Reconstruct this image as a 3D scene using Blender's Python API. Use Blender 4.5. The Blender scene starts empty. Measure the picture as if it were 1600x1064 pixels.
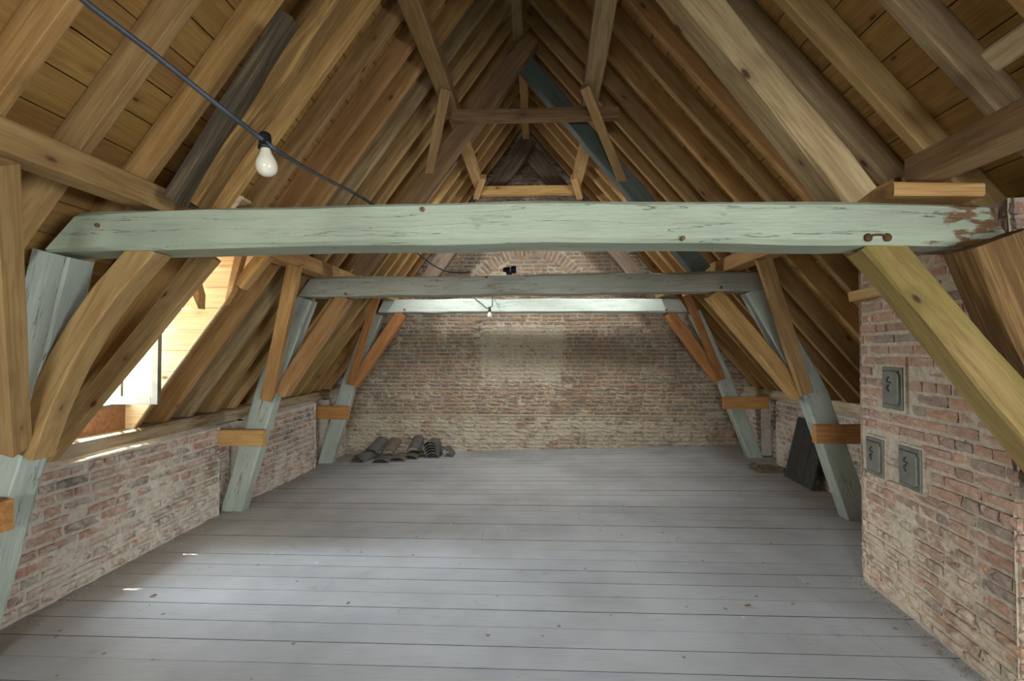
import bpy, math, random
from mathutils import Vector, Matrix, noise
R = random.Random(7)
scene = bpy.context.scene
COL = scene.collection

# ------------------------------------------------------------------ camera, sky, lights, exposure
FPX = 750.0
CAM = Vector((0, 0, 1.6))
YAW, PITCH = math.radians(2.37), math.radians(1.07)
cam_d = bpy.data.cameras.new('camera'); cam = bpy.data.objects.new('camera', cam_d); COL.objects.link(cam)
cam.location = CAM; cam.rotation_euler = (math.pi/2 + PITCH, 0, YAW)
cam_d.sensor_width = 36; cam_d.lens = 36*FPX/1600; cam_d.clip_start = 0.02
scene.camera = cam
CR = cam.rotation_euler.to_matrix()

world = bpy.data.worlds.new('sky'); scene.world = world; world.use_nodes = True
bg = world.node_tree.nodes['Background']
_nt = world.node_tree                      # bright overcast sky above, dull ground below the horizon
_tc = _nt.nodes.new('ShaderNodeTexCoord'); _sp = _nt.nodes.new('ShaderNodeSeparateXYZ'); _rp = _nt.nodes.new('ShaderNodeMapRange')
_rp.inputs[1].default_value = -0.03; _rp.inputs[2].default_value = 0.03
_mx = _nt.nodes.new('ShaderNodeMix'); _mx.data_type = 'RGBA'
_mx.inputs[6].default_value = (0.17, 0.17, 0.15, 1); _mx.inputs[7].default_value = (0.80, 0.90, 1.0, 1)
_nt.links.new(_tc.outputs['Generated'], _sp.inputs[0]); _nt.links.new(_sp.outputs[2], _rp.inputs[0])
_nt.links.new(_rp.outputs[0], _mx.inputs[0]); _nt.links.new(_mx.outputs[2], bg.inputs[0])
bg.inputs[1].default_value = 125.0

def lamp(name, kind, loc, direction, energy, color=(1, 1, 1), size=(1, 1), angle=None, spread=None):
    d = bpy.data.lights.new(name, kind); d.energy = energy; d.color = color
    if kind == 'AREA':
        d.shape = 'RECTANGLE'; d.size, d.size_y = size
        if spread: d.spread = spread
    if kind == 'SUN': d.angle = angle
    o = bpy.data.objects.new(name, d); COL.objects.link(o); o.location = loc
    o.rotation_euler = Vector(direction).to_track_quat('-Z', 'Y').to_euler()
    return o
lamp('sun', 'SUN', (-6, -3, 8), (0.31, 0.0, -0.89), 110.0, (1.0, 0.93, 0.82), angle=math.radians(1.0))
_p = lamp('dormer_portal', 'AREA', (-3.53, 3.40, 1.75), (1, 0, 0), 1, (1, 1, 1), (0.52, 1.15)); _p.data.cycles.is_portal = True
lamp('gable_window_daylight', 'AREA', (-0.3, -2.9, 1.75), (0, 1, -0.60), 125, (0.90, 0.95, 1.0), (1.3, 1.0), spread=math.radians(120))  # added fill lamp behind the camera, in front of the closed gable
lamp('side_window_daylight', 'AREA', (-3.3, -0.9, 1.75), (1, 0.7, -0.42), 75, (0.90, 0.95, 1.0), (1.0, 1.0), spread=math.radians(120))  # added fill lamp out of view, meant to brighten the chimney; no window here
REAR_FILL_A = (1.49, 5.9, 3.12); REAR_FILL_B = (-1.50, 5.9, 3.12)   # two unseen lamps added to brighten the rear bay, roof stays closed
lamp('roof_light_right', 'AREA', REAR_FILL_A, (-1.0, 0.45, -0.70), 50, (0.96, 0.98, 1.0), (0.36, 0.42), spread=math.radians(170))
lamp('roof_light_left', 'AREA', REAR_FILL_B, (1.0, 0.45, -0.62), 50, (0.96, 0.98, 1.0), (0.36, 0.42), spread=math.radians(170))
lamp('right_window_daylight', 'AREA', (2.6, -0.9, 1.5), (-1, 0.75, -0.30), 75, (0.93, 0.97, 1.0), (1.0, 0.9), spread=math.radians(130))  # unseen fill lamp added to brighten the left wall and posts
scene.cycles.diffuse_bounces = 6; scene.cycles.max_bounces = 12
vs = scene.view_settings
vs.view_transform = 'Standard'; vs.look = 'None'; vs.gamma = 1; vs.use_curve_mapping = False
vs.exposure = 0.0

# ------------------------------------------------------------------ helpers
def ray(px, py):
    return (CR @ Vector(((px-800)/FPX, -(py-532)/FPX, -1))).normalized()
def W(px, py, Y):                         # point of the room seen at a pixel, at depth Y
    r = ray(px, py); return CAM + r*((Y-CAM.y)/r.y)
def WX(px, py, X):
    r = ray(px, py); return CAM + r*((X-CAM.x)/r.x)
def WZ(px, py, Z=0.0):
    r = ray(px, py); return CAM + r*((Z-CAM.z)/r.z)
def px_of(p):
    v = CR.transposed() @ (Vector(p)-CAM)
    if v.z > -0.05: return None
    return (800 + FPX*v.x/-v.z, 532 - FPX*v.y/-v.z, -v.z)
def floor_z(x, y): return x*0.0105*max(0.0, y-4.8) if abs(x) < 5 else 0

def setp(o, label=None, cat=None, group=None, kind=None):
    if label: o['label'] = label
    if cat: o['category'] = cat
    if group: o['group'] = group
    if kind: o['kind'] = kind
    return o
def mesh_obj(name, verts, faces, mat=None, parent=None, smooth=False, M=None):
    me = bpy.data.meshes.new(name); me.from_pydata([tuple(v) for v in verts], [], faces); me.validate(); me.update()
    if mat: me.materials.append(mat)
    if smooth: me.polygons.foreach_set('use_smooth', [True]*len(me.polygons))
    o = bpy.data.objects.new(name, me); COL.objects.link(o)
    if M is not None: o.matrix_local = M
    if parent: o.parent = parent
    return o
def empty(name, loc=(0, 0, 0)):
    o = bpy.data.objects.new(name, None); COL.objects.link(o); o.location = loc; o.empty_display_size = 0.1
    return o

# ------------------------------------------------------------------ materials
class NT:
    def __init__(s, name, rough=0.8):
        s.m = bpy.data.materials.new(name); s.m.use_nodes = True; s.t = s.m.node_tree
        s.b = s.t.nodes['Principled BSDF']; s.b.inputs['Roughness'].default_value = rough
        s.b.inputs['Specular IOR Level'].default_value = 0.3
        s.m.diffuse_color = (0.5, 0.5, 0.5, 1)
    def n(s, typ, **k):
        nd = s.t.nodes.new(typ)
        for a, v in k.items(): setattr(nd, a, v)
        return nd
    def l(s, a, b): s.t.links.new(a, b)
    def coord(s, kind='Object', scale=(1, 1, 1), rnd=0.0):
        if kind == 'Position': src = s.n('ShaderNodeNewGeometry').outputs['Position']
        else: src = s.n('ShaderNodeTexCoord').outputs[kind]
        mp = s.n('ShaderNodeMapping'); mp.inputs['Scale'].default_value = scale
        s.l(src, mp.inputs['Vector'])
        if rnd:
            oi = s.n('ShaderNodeObjectInfo'); mu = s.n('ShaderNodeMath', operation='MULTIPLY'); mu.inputs[1].default_value = rnd
            s.l(oi.outputs['Random'], mu.inputs[0])
            cx = s.n('ShaderNodeCombineXYZ')
            for i in range(3): s.l(mu.outputs[0], cx.inputs[i])
            s.l(cx.outputs[0], mp.inputs['Location'])
        return mp.outputs[0]
    def noise(s, vec, scale, detail=3, rough=0.55, dist=0.0):
        nd = s.n('ShaderNodeTexNoise'); nd.inputs['Scale'].default_value = scale; nd.inputs['Detail'].default_value = detail
        nd.inputs['Roughness'].default_value = rough; nd.inputs['Distortion'].default_value = dist
        s.l(vec, nd.inputs['Vector']); return nd.outputs['Fac']
    def mr(s, v, a, b, c=0.0, d=1.0, smooth=True):
        nd = s.n('ShaderNodeMapRange', interpolation_type='SMOOTHSTEP' if smooth else 'LINEAR')
        for i, x in zip((1, 2, 3, 4), (a, b, c, d)): nd.inputs[i].default_value = x
        s.l(v, nd.inputs[0]); return nd.outputs[0]
    def math(s, op, a, b=None):
        nd = s.n('ShaderNodeMath', operation=op)
        for i, x in enumerate((a, b)):
            if x is None: continue
            if isinstance(x, (int, float)): nd.inputs[i].default_value = x
            else: s.l(x, nd.inputs[i])
        return nd.outputs[0]
    def mix(s, f, a, b, mode='MIX'):
        nd = s.n('ShaderNodeMix', data_type='RGBA', blend_type=mode)
        for i, x in zip((0, 6, 7), (f, a, b)):
            if isinstance(x, (int, float)): nd.inputs[i].default_value = x
            elif isinstance(x, tuple): nd.inputs[i].default_value = (*x, 1)
            else: s.l(x, nd.inputs[i])
        return nd.outputs[2]
    def sep(s, vec):
        nd = s.n('ShaderNodeSeparateXYZ'); s.l(vec, nd.inputs[0]); return nd.outputs
    def color(s, c): s.l(c, s.b.inputs['Base Color'])
    def bump(s, h, strength=0.3, dist=0.01):
        nd = s.n('ShaderNodeBump'); nd.inputs['Strength'].default_value = strength; nd.inputs['Distance'].default_value = dist
        s.l(h, nd.inputs['Height']); s.l(nd.outputs[0], s.b.inputs['Normal'])

def wood(name, light, dark, knots=True, grain=1.0, var=0.25, rough=0.75, mottle=None, mott=0.5, bump=0.25, ks=2.6):
    """long grain along local X"""
    t = NT(name, rough)
    v = t.coord('Object', (1.2, 14, 14), 37.0)
    g1 = t.noise(v, 2.2, 4, 0.6, 0.6)
    v2 = t.coord('Object', (0.8, 60, 60), 11.0)
    g2 = t.noise(v2, 2.0, 2, 0.5)
    f = t.math('ADD', t.math('MULTIPLY', g1, 0.75), t.math('MULTIPLY', g2, 0.35*grain))
    c = t.mix(t.mr(f, 0.38, 0.72), light, dark)
    big = t.noise(t.coord('Object', (0.5, 2, 2), 53.0), 1.3, 3)
    c = t.mix(t.mr(big, 0.42, 0.68, 0, mott), c, mottle or tuple(x*0.72 for x in dark))
    oi = t.n('ShaderNodeObjectInfo')
    val = t.mr(oi.outputs['Random'], 0, 1, 1-var, 1+var*0.6, False)
    hv = t.n('ShaderNodeHueSaturation'); t.l(c, hv.inputs['Color']); t.l(val, hv.inputs['Value'])
    t.l(t.mr(oi.outputs['Random'], 0, 1, 0.496, 0.506, False), hv.inputs['Hue'])
    c = hv.outputs[0]
    if knots:
        vo = t.n('ShaderNodeTexVoronoi', feature='F1'); vo.inputs['Scale'].default_value = ks
        t.l(t.coord('Object', (1.0, 2.1, 2.1), 91.0), vo.inputs['Vector'])
        k = t.mr(vo.outputs['Distance'], 0.045, 0.10, 1, 0)
        halo = t.mr(vo.outputs['Distance'], 0.07, 0.26, 0.45, 0)
        c = t.mix(halo, c, tuple(x*0.62 for x in dark))
        c = t.mix(k, c, (dark[0]*0.28, dark[1]*0.22, dark[2]*0.2))
    t.color(c); t.bump(f, bump, 0.006)
    return t.m

def srgb(r, g, b):
    f = lambda c: (c/255/12.92) if c/255 <= 0.04045 else ((c/255+0.055)/1.055)**2.4
    return (f(r), f(g), f(b))

PINE = wood('pine', srgb(176, 146, 96), srgb(146, 112, 68), var=0.15)
PINE_FRESH = wood('fresh_pine', srgb(188, 150, 96), srgb(160, 118, 68), var=0.12)
PINE_ORANGE = wood('orange_pine', srgb(180, 130, 76), srgb(152, 102, 56), mott=0.2, var=0.1)
PINE_GREY = wood('weathered_pine', srgb(164, 142, 106), srgb(132, 108, 74), var=0.12)
PINE_BROWN = wood('brown_timber', srgb(146, 116, 80), srgb(114, 86, 56), var=0.15)
BOARD = wood('roof_boarding', srgb(172, 136, 78), srgb(146, 108, 56), mott=0.35, var=0.12, ks=3.6)
BOARD_PALE = wood('pale_boarding', srgb(234, 216, 180), srgb(214, 186, 140), mott=0.15, var=0.08)
DARKBROWN = wood('dark_brown_timber', srgb(112, 96, 78), srgb(80, 66, 52), var=0.1)
OLD_DARK = wood('old_dark_oak', srgb(112, 96, 72), srgb(64, 54, 40), knots=False, grain=1.6, bump=0.8)
OLD_OAK = wood('old_brown_oak', srgb(150, 118, 68), srgb(108, 80, 44), knots=False, grain=1.4, bump=0.6)
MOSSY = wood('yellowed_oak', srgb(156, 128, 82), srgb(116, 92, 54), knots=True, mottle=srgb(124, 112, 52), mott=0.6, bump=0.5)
PLATE = wood('limewashed_plate', srgb(176, 158, 124), srgb(118, 96, 66), knots=False, mottle=srgb(190, 180, 158), mott=0.7, bump=0.5)
RED_BOARD = wood('reddish_board', srgb(186, 140, 100), srgb(150, 104, 70), knots=False)

def green_paint(name, base, worn, crack=1.0, wear=0.62, brown_x=None):
    t = NT(name, 0.5)
    t.b.inputs['Specular IOR Level'].default_value = 0.5
    big = t.noise(t.coord('Object', (1, 3, 3), 20.0), 2.0, 4)
    c = t.mix(t.mr(big, 0.35, 0.7), base, tuple(x*0.80 for x in base))
    fine = t.noise(t.coord('Object', (3, 30, 30), 13.0), 2.0, 4, 0.65)
    c = t.mix(t.mr(fine, 0.55, 0.8, 0, 0.5), c, tuple(x*0.55 for x in base))
    w = t.noise(t.coord('Object', (1.5, 7, 7), 31.0), 2.6, 5, 0.65)
    c = t.mix(t.mr(w, wear, wear+0.06), c, worn)
    cv = t.coord('Object', (0.24, 5.5, 5.5), 77.0)
    cr = t.noise(cv, 2.2, 5, 0.55)
    line = t.mr(t.math('ABSOLUTE', t.math('SUBTRACT', cr, 0.5)), 0.0, 0.0045*crack, 1, 0)
    c = t.mix(t.math('MULTIPLY', line, 0.8), c, (0.03, 0.028, 0.02))
    if brown_x is not None:
        xs = t.sep(t.n('ShaderNodeTexCoord').outputs['Object'])
        nz = t.noise(t.coord('Object', (3, 8, 8)), 3, 3)
        m = t.mr(t.math('ADD', xs[0], t.math('MULTIPLY', nz, 0.7)), brown_x, brown_x+0.08)
        c = t.mix(t.math('MULTIPLY', m, t.mr(nz, 0.42, 0.5)), c, srgb(104, 76, 46))
    t.color(c)
    h = t.math('SUBTRACT', t.math('ADD', t.math('MULTIPLY', big, 1.2), t.math('MULTIPLY', fine, 0.5)), t.math('MULTIPLY', line, 0.7))
    t.bump(h, 0.55, 0.012)
    return t.m
GREEN = green_paint('pale_green_paint', srgb(158, 168, 144), srgb(138, 142, 118), brown_x=4.45)
GREEN_GREY = green_paint('greyed_green_paint', srgb(162, 164, 148), srgb(144, 138, 118), wear=0.58)
GREEN_PALE = green_paint('whitish_green_paint', srgb(190, 200, 186), srgb(170, 176, 158))
GREEN_LEG = green_paint('green_painted_post', srgb(166, 174, 160), srgb(146, 148, 132))
GREEN_DARK = green_paint('dark_green_paint', srgb(78, 90, 82), srgb(66, 68, 58))

def floor_paint():
    t = NT('grey_floor_paint', 0.42)
    t.b.inputs['Specular IOR Level'].default_value = 0.45
    base, dk = srgb(172, 175, 176), srgb(150, 152, 151)
    p = t.coord('Position', (1, 1, 1))
    n1 = t.noise(p, 0.9, 4); c = t.mix(t.mr(n1, 0.35, 0.68), base, dk)
    oi = t.n('ShaderNodeObjectInfo')
    hv = t.n('ShaderNodeHueSaturation'); t.l(c, hv.inputs['Color'])
    t.l(t.mr(oi.outputs['Random'], 0, 1, 0.93, 1.05, False), hv.inputs['Value']); c = hv.outputs[0]
    gr = t.noise(t.coord('Position', (3, 45, 10)), 1.6, 3, 0.6)
    c = t.mix(t.mr(gr, 0.5, 0.8, 0, 0.35), c, srgb(118, 118, 120))
    bl = t.noise(t.coord('Position', (1.0, 5, 1)), 1.3, 3)
    c = t.mix(t.mr(bl, 0.58, 0.75, 0, 0.3), c, srgb(130, 138, 158))
    st = t.noise(p, 4.5, 4, 0.6)
    c = t.mix(t.mr(st, 0.62, 0.74, 0, 0.35), c, srgb(122, 114, 102))
    vo = t.n('ShaderNodeTexVoronoi', feature='F1'); vo.inputs['Scale'].default_value = 5.5; t.l(p, vo.inputs['Vector'])
    c = t.mix(t.mr(vo.outputs['Distance'], 0.05, 0.08, 0.7, 0), c, srgb(70, 66, 62))
    vo2 = t.n('ShaderNodeTexVoronoi', feature='F1'); vo2.inputs['Scale'].default_value = 2.1; t.l(p, vo2.inputs['Vector'])
    c = t.mix(t.mr(vo2.outputs['Distance'], 0.02, 0.035, 0.7, 0), c, srgb(205, 205, 205))
    # dust and grime gathered along the knee walls
    x = t.sep(p)[0]
    e1 = t.mr(t.math('ADD', t.math('ABSOLUTE', x), t.math('MULTIPLY', n1, 0.5)), 2.75, 3.35)
    c = t.mix(t.math('MULTIPLY', e1, 0.55), c, srgb(120, 106, 88))
    t.color(c); t.l(t.mr(n1, 0.3, 0.7, 0.36, 0.6), t.b.inputs['Roughness'])
    t.bump(t.math('ADD', gr, t.math('MULTIPLY', st, 0.4)), 0.18, 0.004)
    return t.m
FLOOR = floor_paint()

def masonry(name, base, wash, amount, kind, mortar=False):
    """one brick colour (or the mortar), limewash laid over it by world position"""
    t = NT(name, 0.92); t.b.inputs['Specular IOR Level'].default_value = 0.15
    p = t.coord('Position')
    n0 = t.noise(p, 28, 4, 0.65)
    c = t.mix(t.mr(n0, 0.35, 0.7), base, tuple(x*0.66 for x in base))
    n1 = t.noise(p, 3.2, 5, 0.65, 0.3)
    n2 = t.noise(p, 16, 4, 0.7)
    z = t.sep(p)
    a = t.math('ADD', t.math('MULTIPLY', n1, 0.62), t.math('MULTIPLY', n2, 0.48))
    if kind == 'back':
        low = t.mr(z[2], 0.45, 0.62, 0.10, 0.0)
        nd = t.math('MULTIPLY', t.math('SUBTRACT', n2, 0.5), 0.7)
        xx = t.math('ADD', z[0], nd); zz = t.math('ADD', z[2], nd)
        patch = t.math('MULTIPLY', t.math('MULTIPLY', t.mr(xx, -0.92, -0.78), t.mr(xx, 0.45, 0.56, 1, 0)),
                       t.math('MULTIPLY', t.mr(zz, 0.95, 1.12), t.mr(zz, 1.98, 2.06, 1, 0)))
        top = t.mr(z[2], 1.98, 2.04, 0.0, -0.16)
        a = t.math('ADD', a, t.math('ADD', t.math('ADD', low, top), t.math('MULTIPLY', patch, 0.15)))
    elif kind == 'knee':
        a = t.math('ADD', a, t.mr(z[2], 0.0, 0.75, 0.08, -0.05))
    else:
        a = t.math('ADD', a, t.mr(z[2], 0.2, 1.0, 0.13, -0.02))
    mx = {'back': 0.78, 'knee': 0.85, 'stack': 0.80}[kind]
    veil = t.mr(t.noise(p, 9, 4, 0.7), 0.36, 0.60, 0.12, {'back': 0.36, 'knee': 0.60, 'stack': 0.34}[kind])
    c = t.mix(veil, c, tuple(x*0.86 for x in wash))
    m = t.mr(a, 0.655-amount, 0.76-amount, 0, mx)
    wc = t.mix(t.mr(n0, 0.3, 0.75), wash, tuple(x*0.74 for x in wash))
    c = t.mix(m, c, wc)
    dirt = t.noise(p, 7, 5, 0.7)
    c = t.mix(t.mr(dirt, 0.60, 0.76, 0, 0.5), c, srgb(84, 76, 68))
    pit = t.noise(p, 34, 3, 0.6)
    c = t.mix(t.mr(pit, 0.66, 0.72, 0, 0.75), c, srgb(58, 50, 44))
    t.color(c); t.bump(t.math('ADD', n2, t.math('MULTIPLY', n0, 0.6)), 0.9, 0.014)
    return t.m
def brickset(kind, cols, wash, amount, mortar_col):
    return ([masonry('%s_brick_%d' % (kind, i), c, wash, amount, kind) for i, c in enumerate(cols)],
            masonry(kind+'_mortar', mortar_col, wash, amount+0.02, kind))
BACK = brickset('back', [srgb(138, 108, 86), srgb(126, 98, 80), srgb(150, 112, 82), srgb(116, 98, 86), srgb(138, 116, 92), srgb(152, 114, 84), srgb(124, 106, 90)],
                srgb(192, 180, 156), 0.085, srgb(176, 164, 142))
KNEE = brickset('knee', [srgb(166, 122, 102), srgb(156, 118, 102), srgb(172, 124, 100), srgb(142, 116, 104), srgb(100, 95, 92), srgb(162, 124, 102), srgb(152, 130, 114)],
                srgb(204, 194, 178), 0.115, srgb(190, 180, 164))
CHIM = brickset('stack', [srgb(164, 124, 104), srgb(150, 116, 100), srgb(172, 128, 102), srgb(134, 112, 100), srgb(158, 126, 106), srgb(178, 130, 100), srgb(146, 112, 98)],
                srgb(200, 184, 158), 0.05, srgb(178, 164, 142))
def plain(name, col, rough=0.6, metal=0.0, bumpy=0.0):
    t = NT(name, rough); t.b.inputs['Metallic'].default_value = metal
    n1 = t.noise(t.coord('Object', (1, 1, 1), 9.0), 14, 4)
    t.color(t.mix(t.mr(n1, 0.3, 0.75), col, tuple(x*0.72 for x in col)))
    if bumpy: t.bump(n1, bumpy, 0.005)
    return t.m
BLACK = plain('black_rubber', srgb(52, 58, 62), 0.45)
SOCKET = plain('black_bakelite', srgb(24, 26, 30), 0.35)
IRON = plain('cast_iron', srgb(122, 122, 108), 0.5, 0.35, 0.3)
IRON_DK = plain('dark_iron', srgb(66, 68, 62), 0.6, 0.3)
TILE = plain('grey_tile_clay', srgb(98, 96, 92), 0.85, 0, 0.5)
TILE_W = plain('brownish_tile_clay', srgb(112, 98, 82), 0.85, 0, 0.5)
CLOTH = plain('brown_sacking', srgb(112, 98, 82), 0.95, 0, 0.6)
LEAF = plain('dry_leaf', srgb(110, 72, 36), 0.8)
PLASTER = plain('lime_plaster', srgb(200, 192, 176), 0.9, 0, 0.4)
SASH = plain('white_sash_paint', srgb(112, 110, 98), 0.5)
DARKWOOD = wood('dark_weathered_planks', srgb(78, 78, 72), srgb(52, 52, 48), knots=False, grain=1.5, bump=0.7)
def glass_m():
    t = NT('window_glass', 0.02)
    t.b.inputs['Transmission Weight'].default_value = 1.0; t.b.inputs['IOR'].default_value = 1.45
    t.b.inputs['Base Color'].default_value = (0.95, 0.98, 0.96, 1); t.b.inputs['Roughness'].default_value = 0.02
    return t.m
GLASS = glass_m()
def bulb_m():
    t = NT('opal_bulb_glass', 0.12); t.b.inputs['Base Color'].default_value = (*srgb(196, 192, 172), 1)
    t.b.inputs['Specular IOR Level'].default_value = 0.6
    t.b.inputs['Subsurface Weight'].default_value = 0.3; t.b.inputs['Subsurface Radius'].default_value = (0.02, 0.02, 0.02)
    return t.m
BULB = bulb_m()

# ------------------------------------------------------------------ timber
LASTM = [None]
def timber(name, pts, w, h, mat, side=(0, 1, 0), parent=None, wob=0.004, ch=0.008, seg=None, cut=(0, 0), taper=1.0, crook=0.0, wscale=1.0):
    """squared timber along pts: w across `side`, h perpendicular to both; local X runs along the grain"""
    pts = [Vector(p) for p in pts]
    ax = (pts[-1]-pts[0]).normalized(); sd = Vector(side); sd = (sd - ax*sd.dot(ax)).normalized(); up = ax.cross(sd)
    Mx = Matrix((( *ax, 0), (*sd, 0), (*up, 0), (0, 0, 0, 1))).transposed(); Mx.translation = pts[0]
    inv = Mx.inverted(); loc = [inv @ p for p in pts]
    L = [0]
    for a, b in zip(loc, loc[1:]): L.append(L[-1] + (b-a).length)
    seg = seg or max(3, min(16, int(L[-1]/0.22)))
    so = R.random()*100
    V, F = [], []
    for i in range(seg+1):
        s = L[-1]*i/seg; k = 0
        while k < len(L)-2 and s > L[k+1]: k += 1
        f = (s-L[k])/max(1e-6, L[k+1]-L[k]); c = loc[k].lerp(loc[k+1], f)
        if len(loc) > 2:  # ease the bend
            pass
        tp = 1 + (taper-1)*i/seg
        hw, hh = w/2, h/2*tp
        ring = [(-hw+ch, -hh), (hw-ch, -hh), (hw, -hh+ch), (hw, hh-ch), (hw-ch, hh), (-hw+ch, hh), (-hw, hh-ch), (-hw, -hh+ch)]
        if crook: c = c + Vector((0, 0, crook*math.sin(math.pi*i/seg)))
        for j, (y, z) in enumerate(ring):
            q = noise.noise(Vector((s*2.2*wscale+so, (j//2)*3.7, 0)))*wob*2; q2 = noise.noise(Vector((s*2.2*wscale+so, (j//2)*5.1, 9)))*wob*2
            x = c.x
            if i == 0: x += cut[0]*z
            if i == seg: x += cut[1]*z
            V.append((x, c.y+y+q, c.z+z+q2))
    for i in range(seg):
        for j in range(8):
            a, b = i*8+j, i*8+(j+1) % 8; F.append((a, b, b+8, a+8))
    F.append(tuple(range(7, -1, -1))); F.append(tuple(seg*8+j for j in range(8)))
    LASTM[0] = Mx
    return mesh_obj(name, V, F, mat, parent, M=Mx)

def boxmesh(name, lo, hi, mat, parent=None, M=None, bev=0.0):
    x0, y0, z0 = lo; x1, y1, z1 = hi
    V = [(x0, y0, z0), (x1, y0, z0), (x1, y1, z0), (x0, y1, z0), (x0, y0, z1), (x1, y0, z1), (x1, y1, z1), (x0, y1, z1)]
    F = [(3, 2, 1, 0), (4, 5, 6, 7), (0, 1, 5, 4), (1, 2, 6, 5), (2, 3, 7, 6), (3, 0, 4, 7)]
    o = mesh_obj(name, V, F, mat, parent, M=M)
    if bev:
        md = o.modifiers.new('bevel', 'BEVEL'); md.width = bev; md.segments = 2
    return o
def prism(name, poly, y0, y1, mat, parent=None):      # polygon in XZ extruded along Y
    n = len(poly)
    V = [(x, y0, z) for x, z in poly] + [(x, y1, z) for x, z in poly]
    F = [tuple(range(n)), tuple(range(2*n-1, n-1, -1))] + [(i, i+n, (i+1) % n+n, (i+1) % n) for i in range(n)]
    return mesh_obj(name, V, F, mat, parent)
def tube(name, pts, r, mat, parent=None, n=8, res=6):
    pts = [Vector(p) for p in pts]; P = []
    for i in range(len(pts)-1):
        p0 = pts[max(0, i-1)]; p1 = pts[i]; p2 = pts[i+1]; p3 = pts[min(len(pts)-1, i+2)]
        for k in range(res):
            t = k/res
            P.append(0.5*((2*p1)+(p2-p0)*t+(2*p0-5*p1+4*p2-p3)*t*t+(3*p1-p0-3*p2+p3)*t**3))
    P.append(pts[-1]); V, F = [], []
    ref = Vector((0.13, 0.2, 1))
    for i, p in enumerate(P):
        d = (P[min(i+1, len(P)-1)]-P[max(i-1, 0)]).normalized()
        a = d.cross(ref)
        if a.length < 0.2: a = d.cross(Vector((1, 0, 0)))
        a.normalize(); b = d.cross(a)
        for j in range(n):
            th = 2*math.pi*j/n; V.append(p + a*math.cos(th)*r + b*math.sin(th)*r)
    for i in range(len(P)-1):
        for j in range(n): F.append((i*n+j, i*n+(j+1) % n, (i+1)*n+(j+1) % n, (i+1)*n+j))
    F.append(tuple(range(n-1, -1, -1))); F.append(tuple((len(P)-1)*n+j for j in range(n)))
    return mesh_obj(name, V, F, mat, parent, smooth=True)
def lathe(name, prof, mat, parent=None, M=None, n=28):
    V, F = [], []
    for r, z in prof:
        for j in range(n): V.append((r*math.cos(2*math.pi*j/n), r*math.sin(2*math.pi*j/n), z))
    for i in range(len(prof)-1):
        for j in range(n): F.append((i*n+j, i*n+(j+1) % n, (i+1)*n+(j+1) % n, (i+1)*n+j))
    F.append(tuple(range(n-1, -1, -1))); F.append(tuple((len(prof)-1)*n+j for j in range(n)))
    return mesh_obj(name, V, F, mat, parent, smooth=True, M=M)
ORD = ['zeroth', 'first', 'second', 'third', 'fourth', 'fifth', 'sixth', 'seventh', 'eighth', 'ninth', 'tenth', 'eleventh', 'twelfth', 'thirteenth',
       'fourteenth', 'fifteenth', 'sixteenth', 'seventeenth', 'eighteenth', 'nineteenth', 'twentieth', 'twenty-first', 'twenty-second', 'twenty-third', 'twenty-fourth', 'twenty-fifth', 'twenty-sixth']

# roof planes (underside of rafters): apex at RX, CZ
RX, CZ, SL, SR = -0.12, 5.10, 1.36, 1.17
def zu(x): return CZ - SL*(RX-x) if x < RX else CZ - SR*(x-RX)
def xl(z): return RX - (CZ-z)/SL
def xr(z): return RX + (CZ-z)/SR
nL = Vector((-SL, 0, 1)).normalized(); nR = Vector((SR, 0, 1)).normalized()   # outward normals
YB, YF = 7.75, -3.0                      # back wall and gable behind the camera
XL, XR = -3.02, 3.28                     # knee wall faces
RD = 0.145                               # rafter depth

# ------------------------------------------------------------------ floor
JOINT = plain('joint_dirt', srgb(24, 22, 20), 0.98)
floor = empty('floor'); setp(floor, kind='structure')
y = YF; i = 0; PW = 0.181
while y < YB+0.1:
    w = PW
    breaks = [-3.35]
    if y < 3.35 and i % 1 == 0: breaks.append(1.86 + R.uniform(-.004, .004))
    elif i % 3 == 0: breaks.append(R.uniform(-2.2, 2.4))
    breaks.append(3.5)
    dz = R.uniform(-0.0012, 0.0012)
    for a, b in zip(breaks, breaks[1:]):
        V, F = [], []; n = max(3, int((b-a)/0.35))
        g = 0.0011
        for k in range(n+1):
            x = a+0.0012 + (b-a-0.0024)*k/n
            wv = noise.noise(Vector((x*0.8, y*3, 0)))*0.0016
            for yy, zz in ((y+g, -0.025), (y+g, -0.0008), (y+g+0.0008, 0), (y+w-g-0.0008, 0), (y+w-g, -0.0008), (y+w-g, -0.025)):
                V.append((x, yy+noise.noise(Vector((x*0.7, round(y*7), 5)))*0.0008, zz+floor_z(x, yy)+dz+wv))
        for k in range(n):
            for j in range(5): F.append((k*6+j, (k+1)*6+j, (k+1)*6+j+1, k*6+j+1))
        F.append(tuple(range(5, -1, -1))); F.append(tuple(n*6+j for j in range(6)))
        fo = mesh_obj('floorboard', V, F, FLOOR, floor); fo.data.materials.append(JOINT)
        fo.data.polygons.foreach_set('material_index', [1 if (q < 5*n and q % 5 != 2) else 0 for q in range(5*n+2)])
    y += w; i += 1
sub = boxmesh('subfloor', (-3.6, YF-.2, -0.30), (3.7, YB+.3, -0.14), OLD_DARK, floor)
gapm = JOINT
V = []; F = []
n = 30
for k in range(n+1):
    yy = YF + (YB+0.2-YF)*k/n
    for m in range(9):
        x = -3.4+6.9*m/8; V.append((x, yy, floor_z(x, yy)-0.022))
for k in range(n):
    for m in range(8): F.append((k*9+m, k*9+m+1, (k+1)*9+m+1, (k+1)*9+m))
mesh_obj('joint_filling', V, F, gapm, floor)

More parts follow.
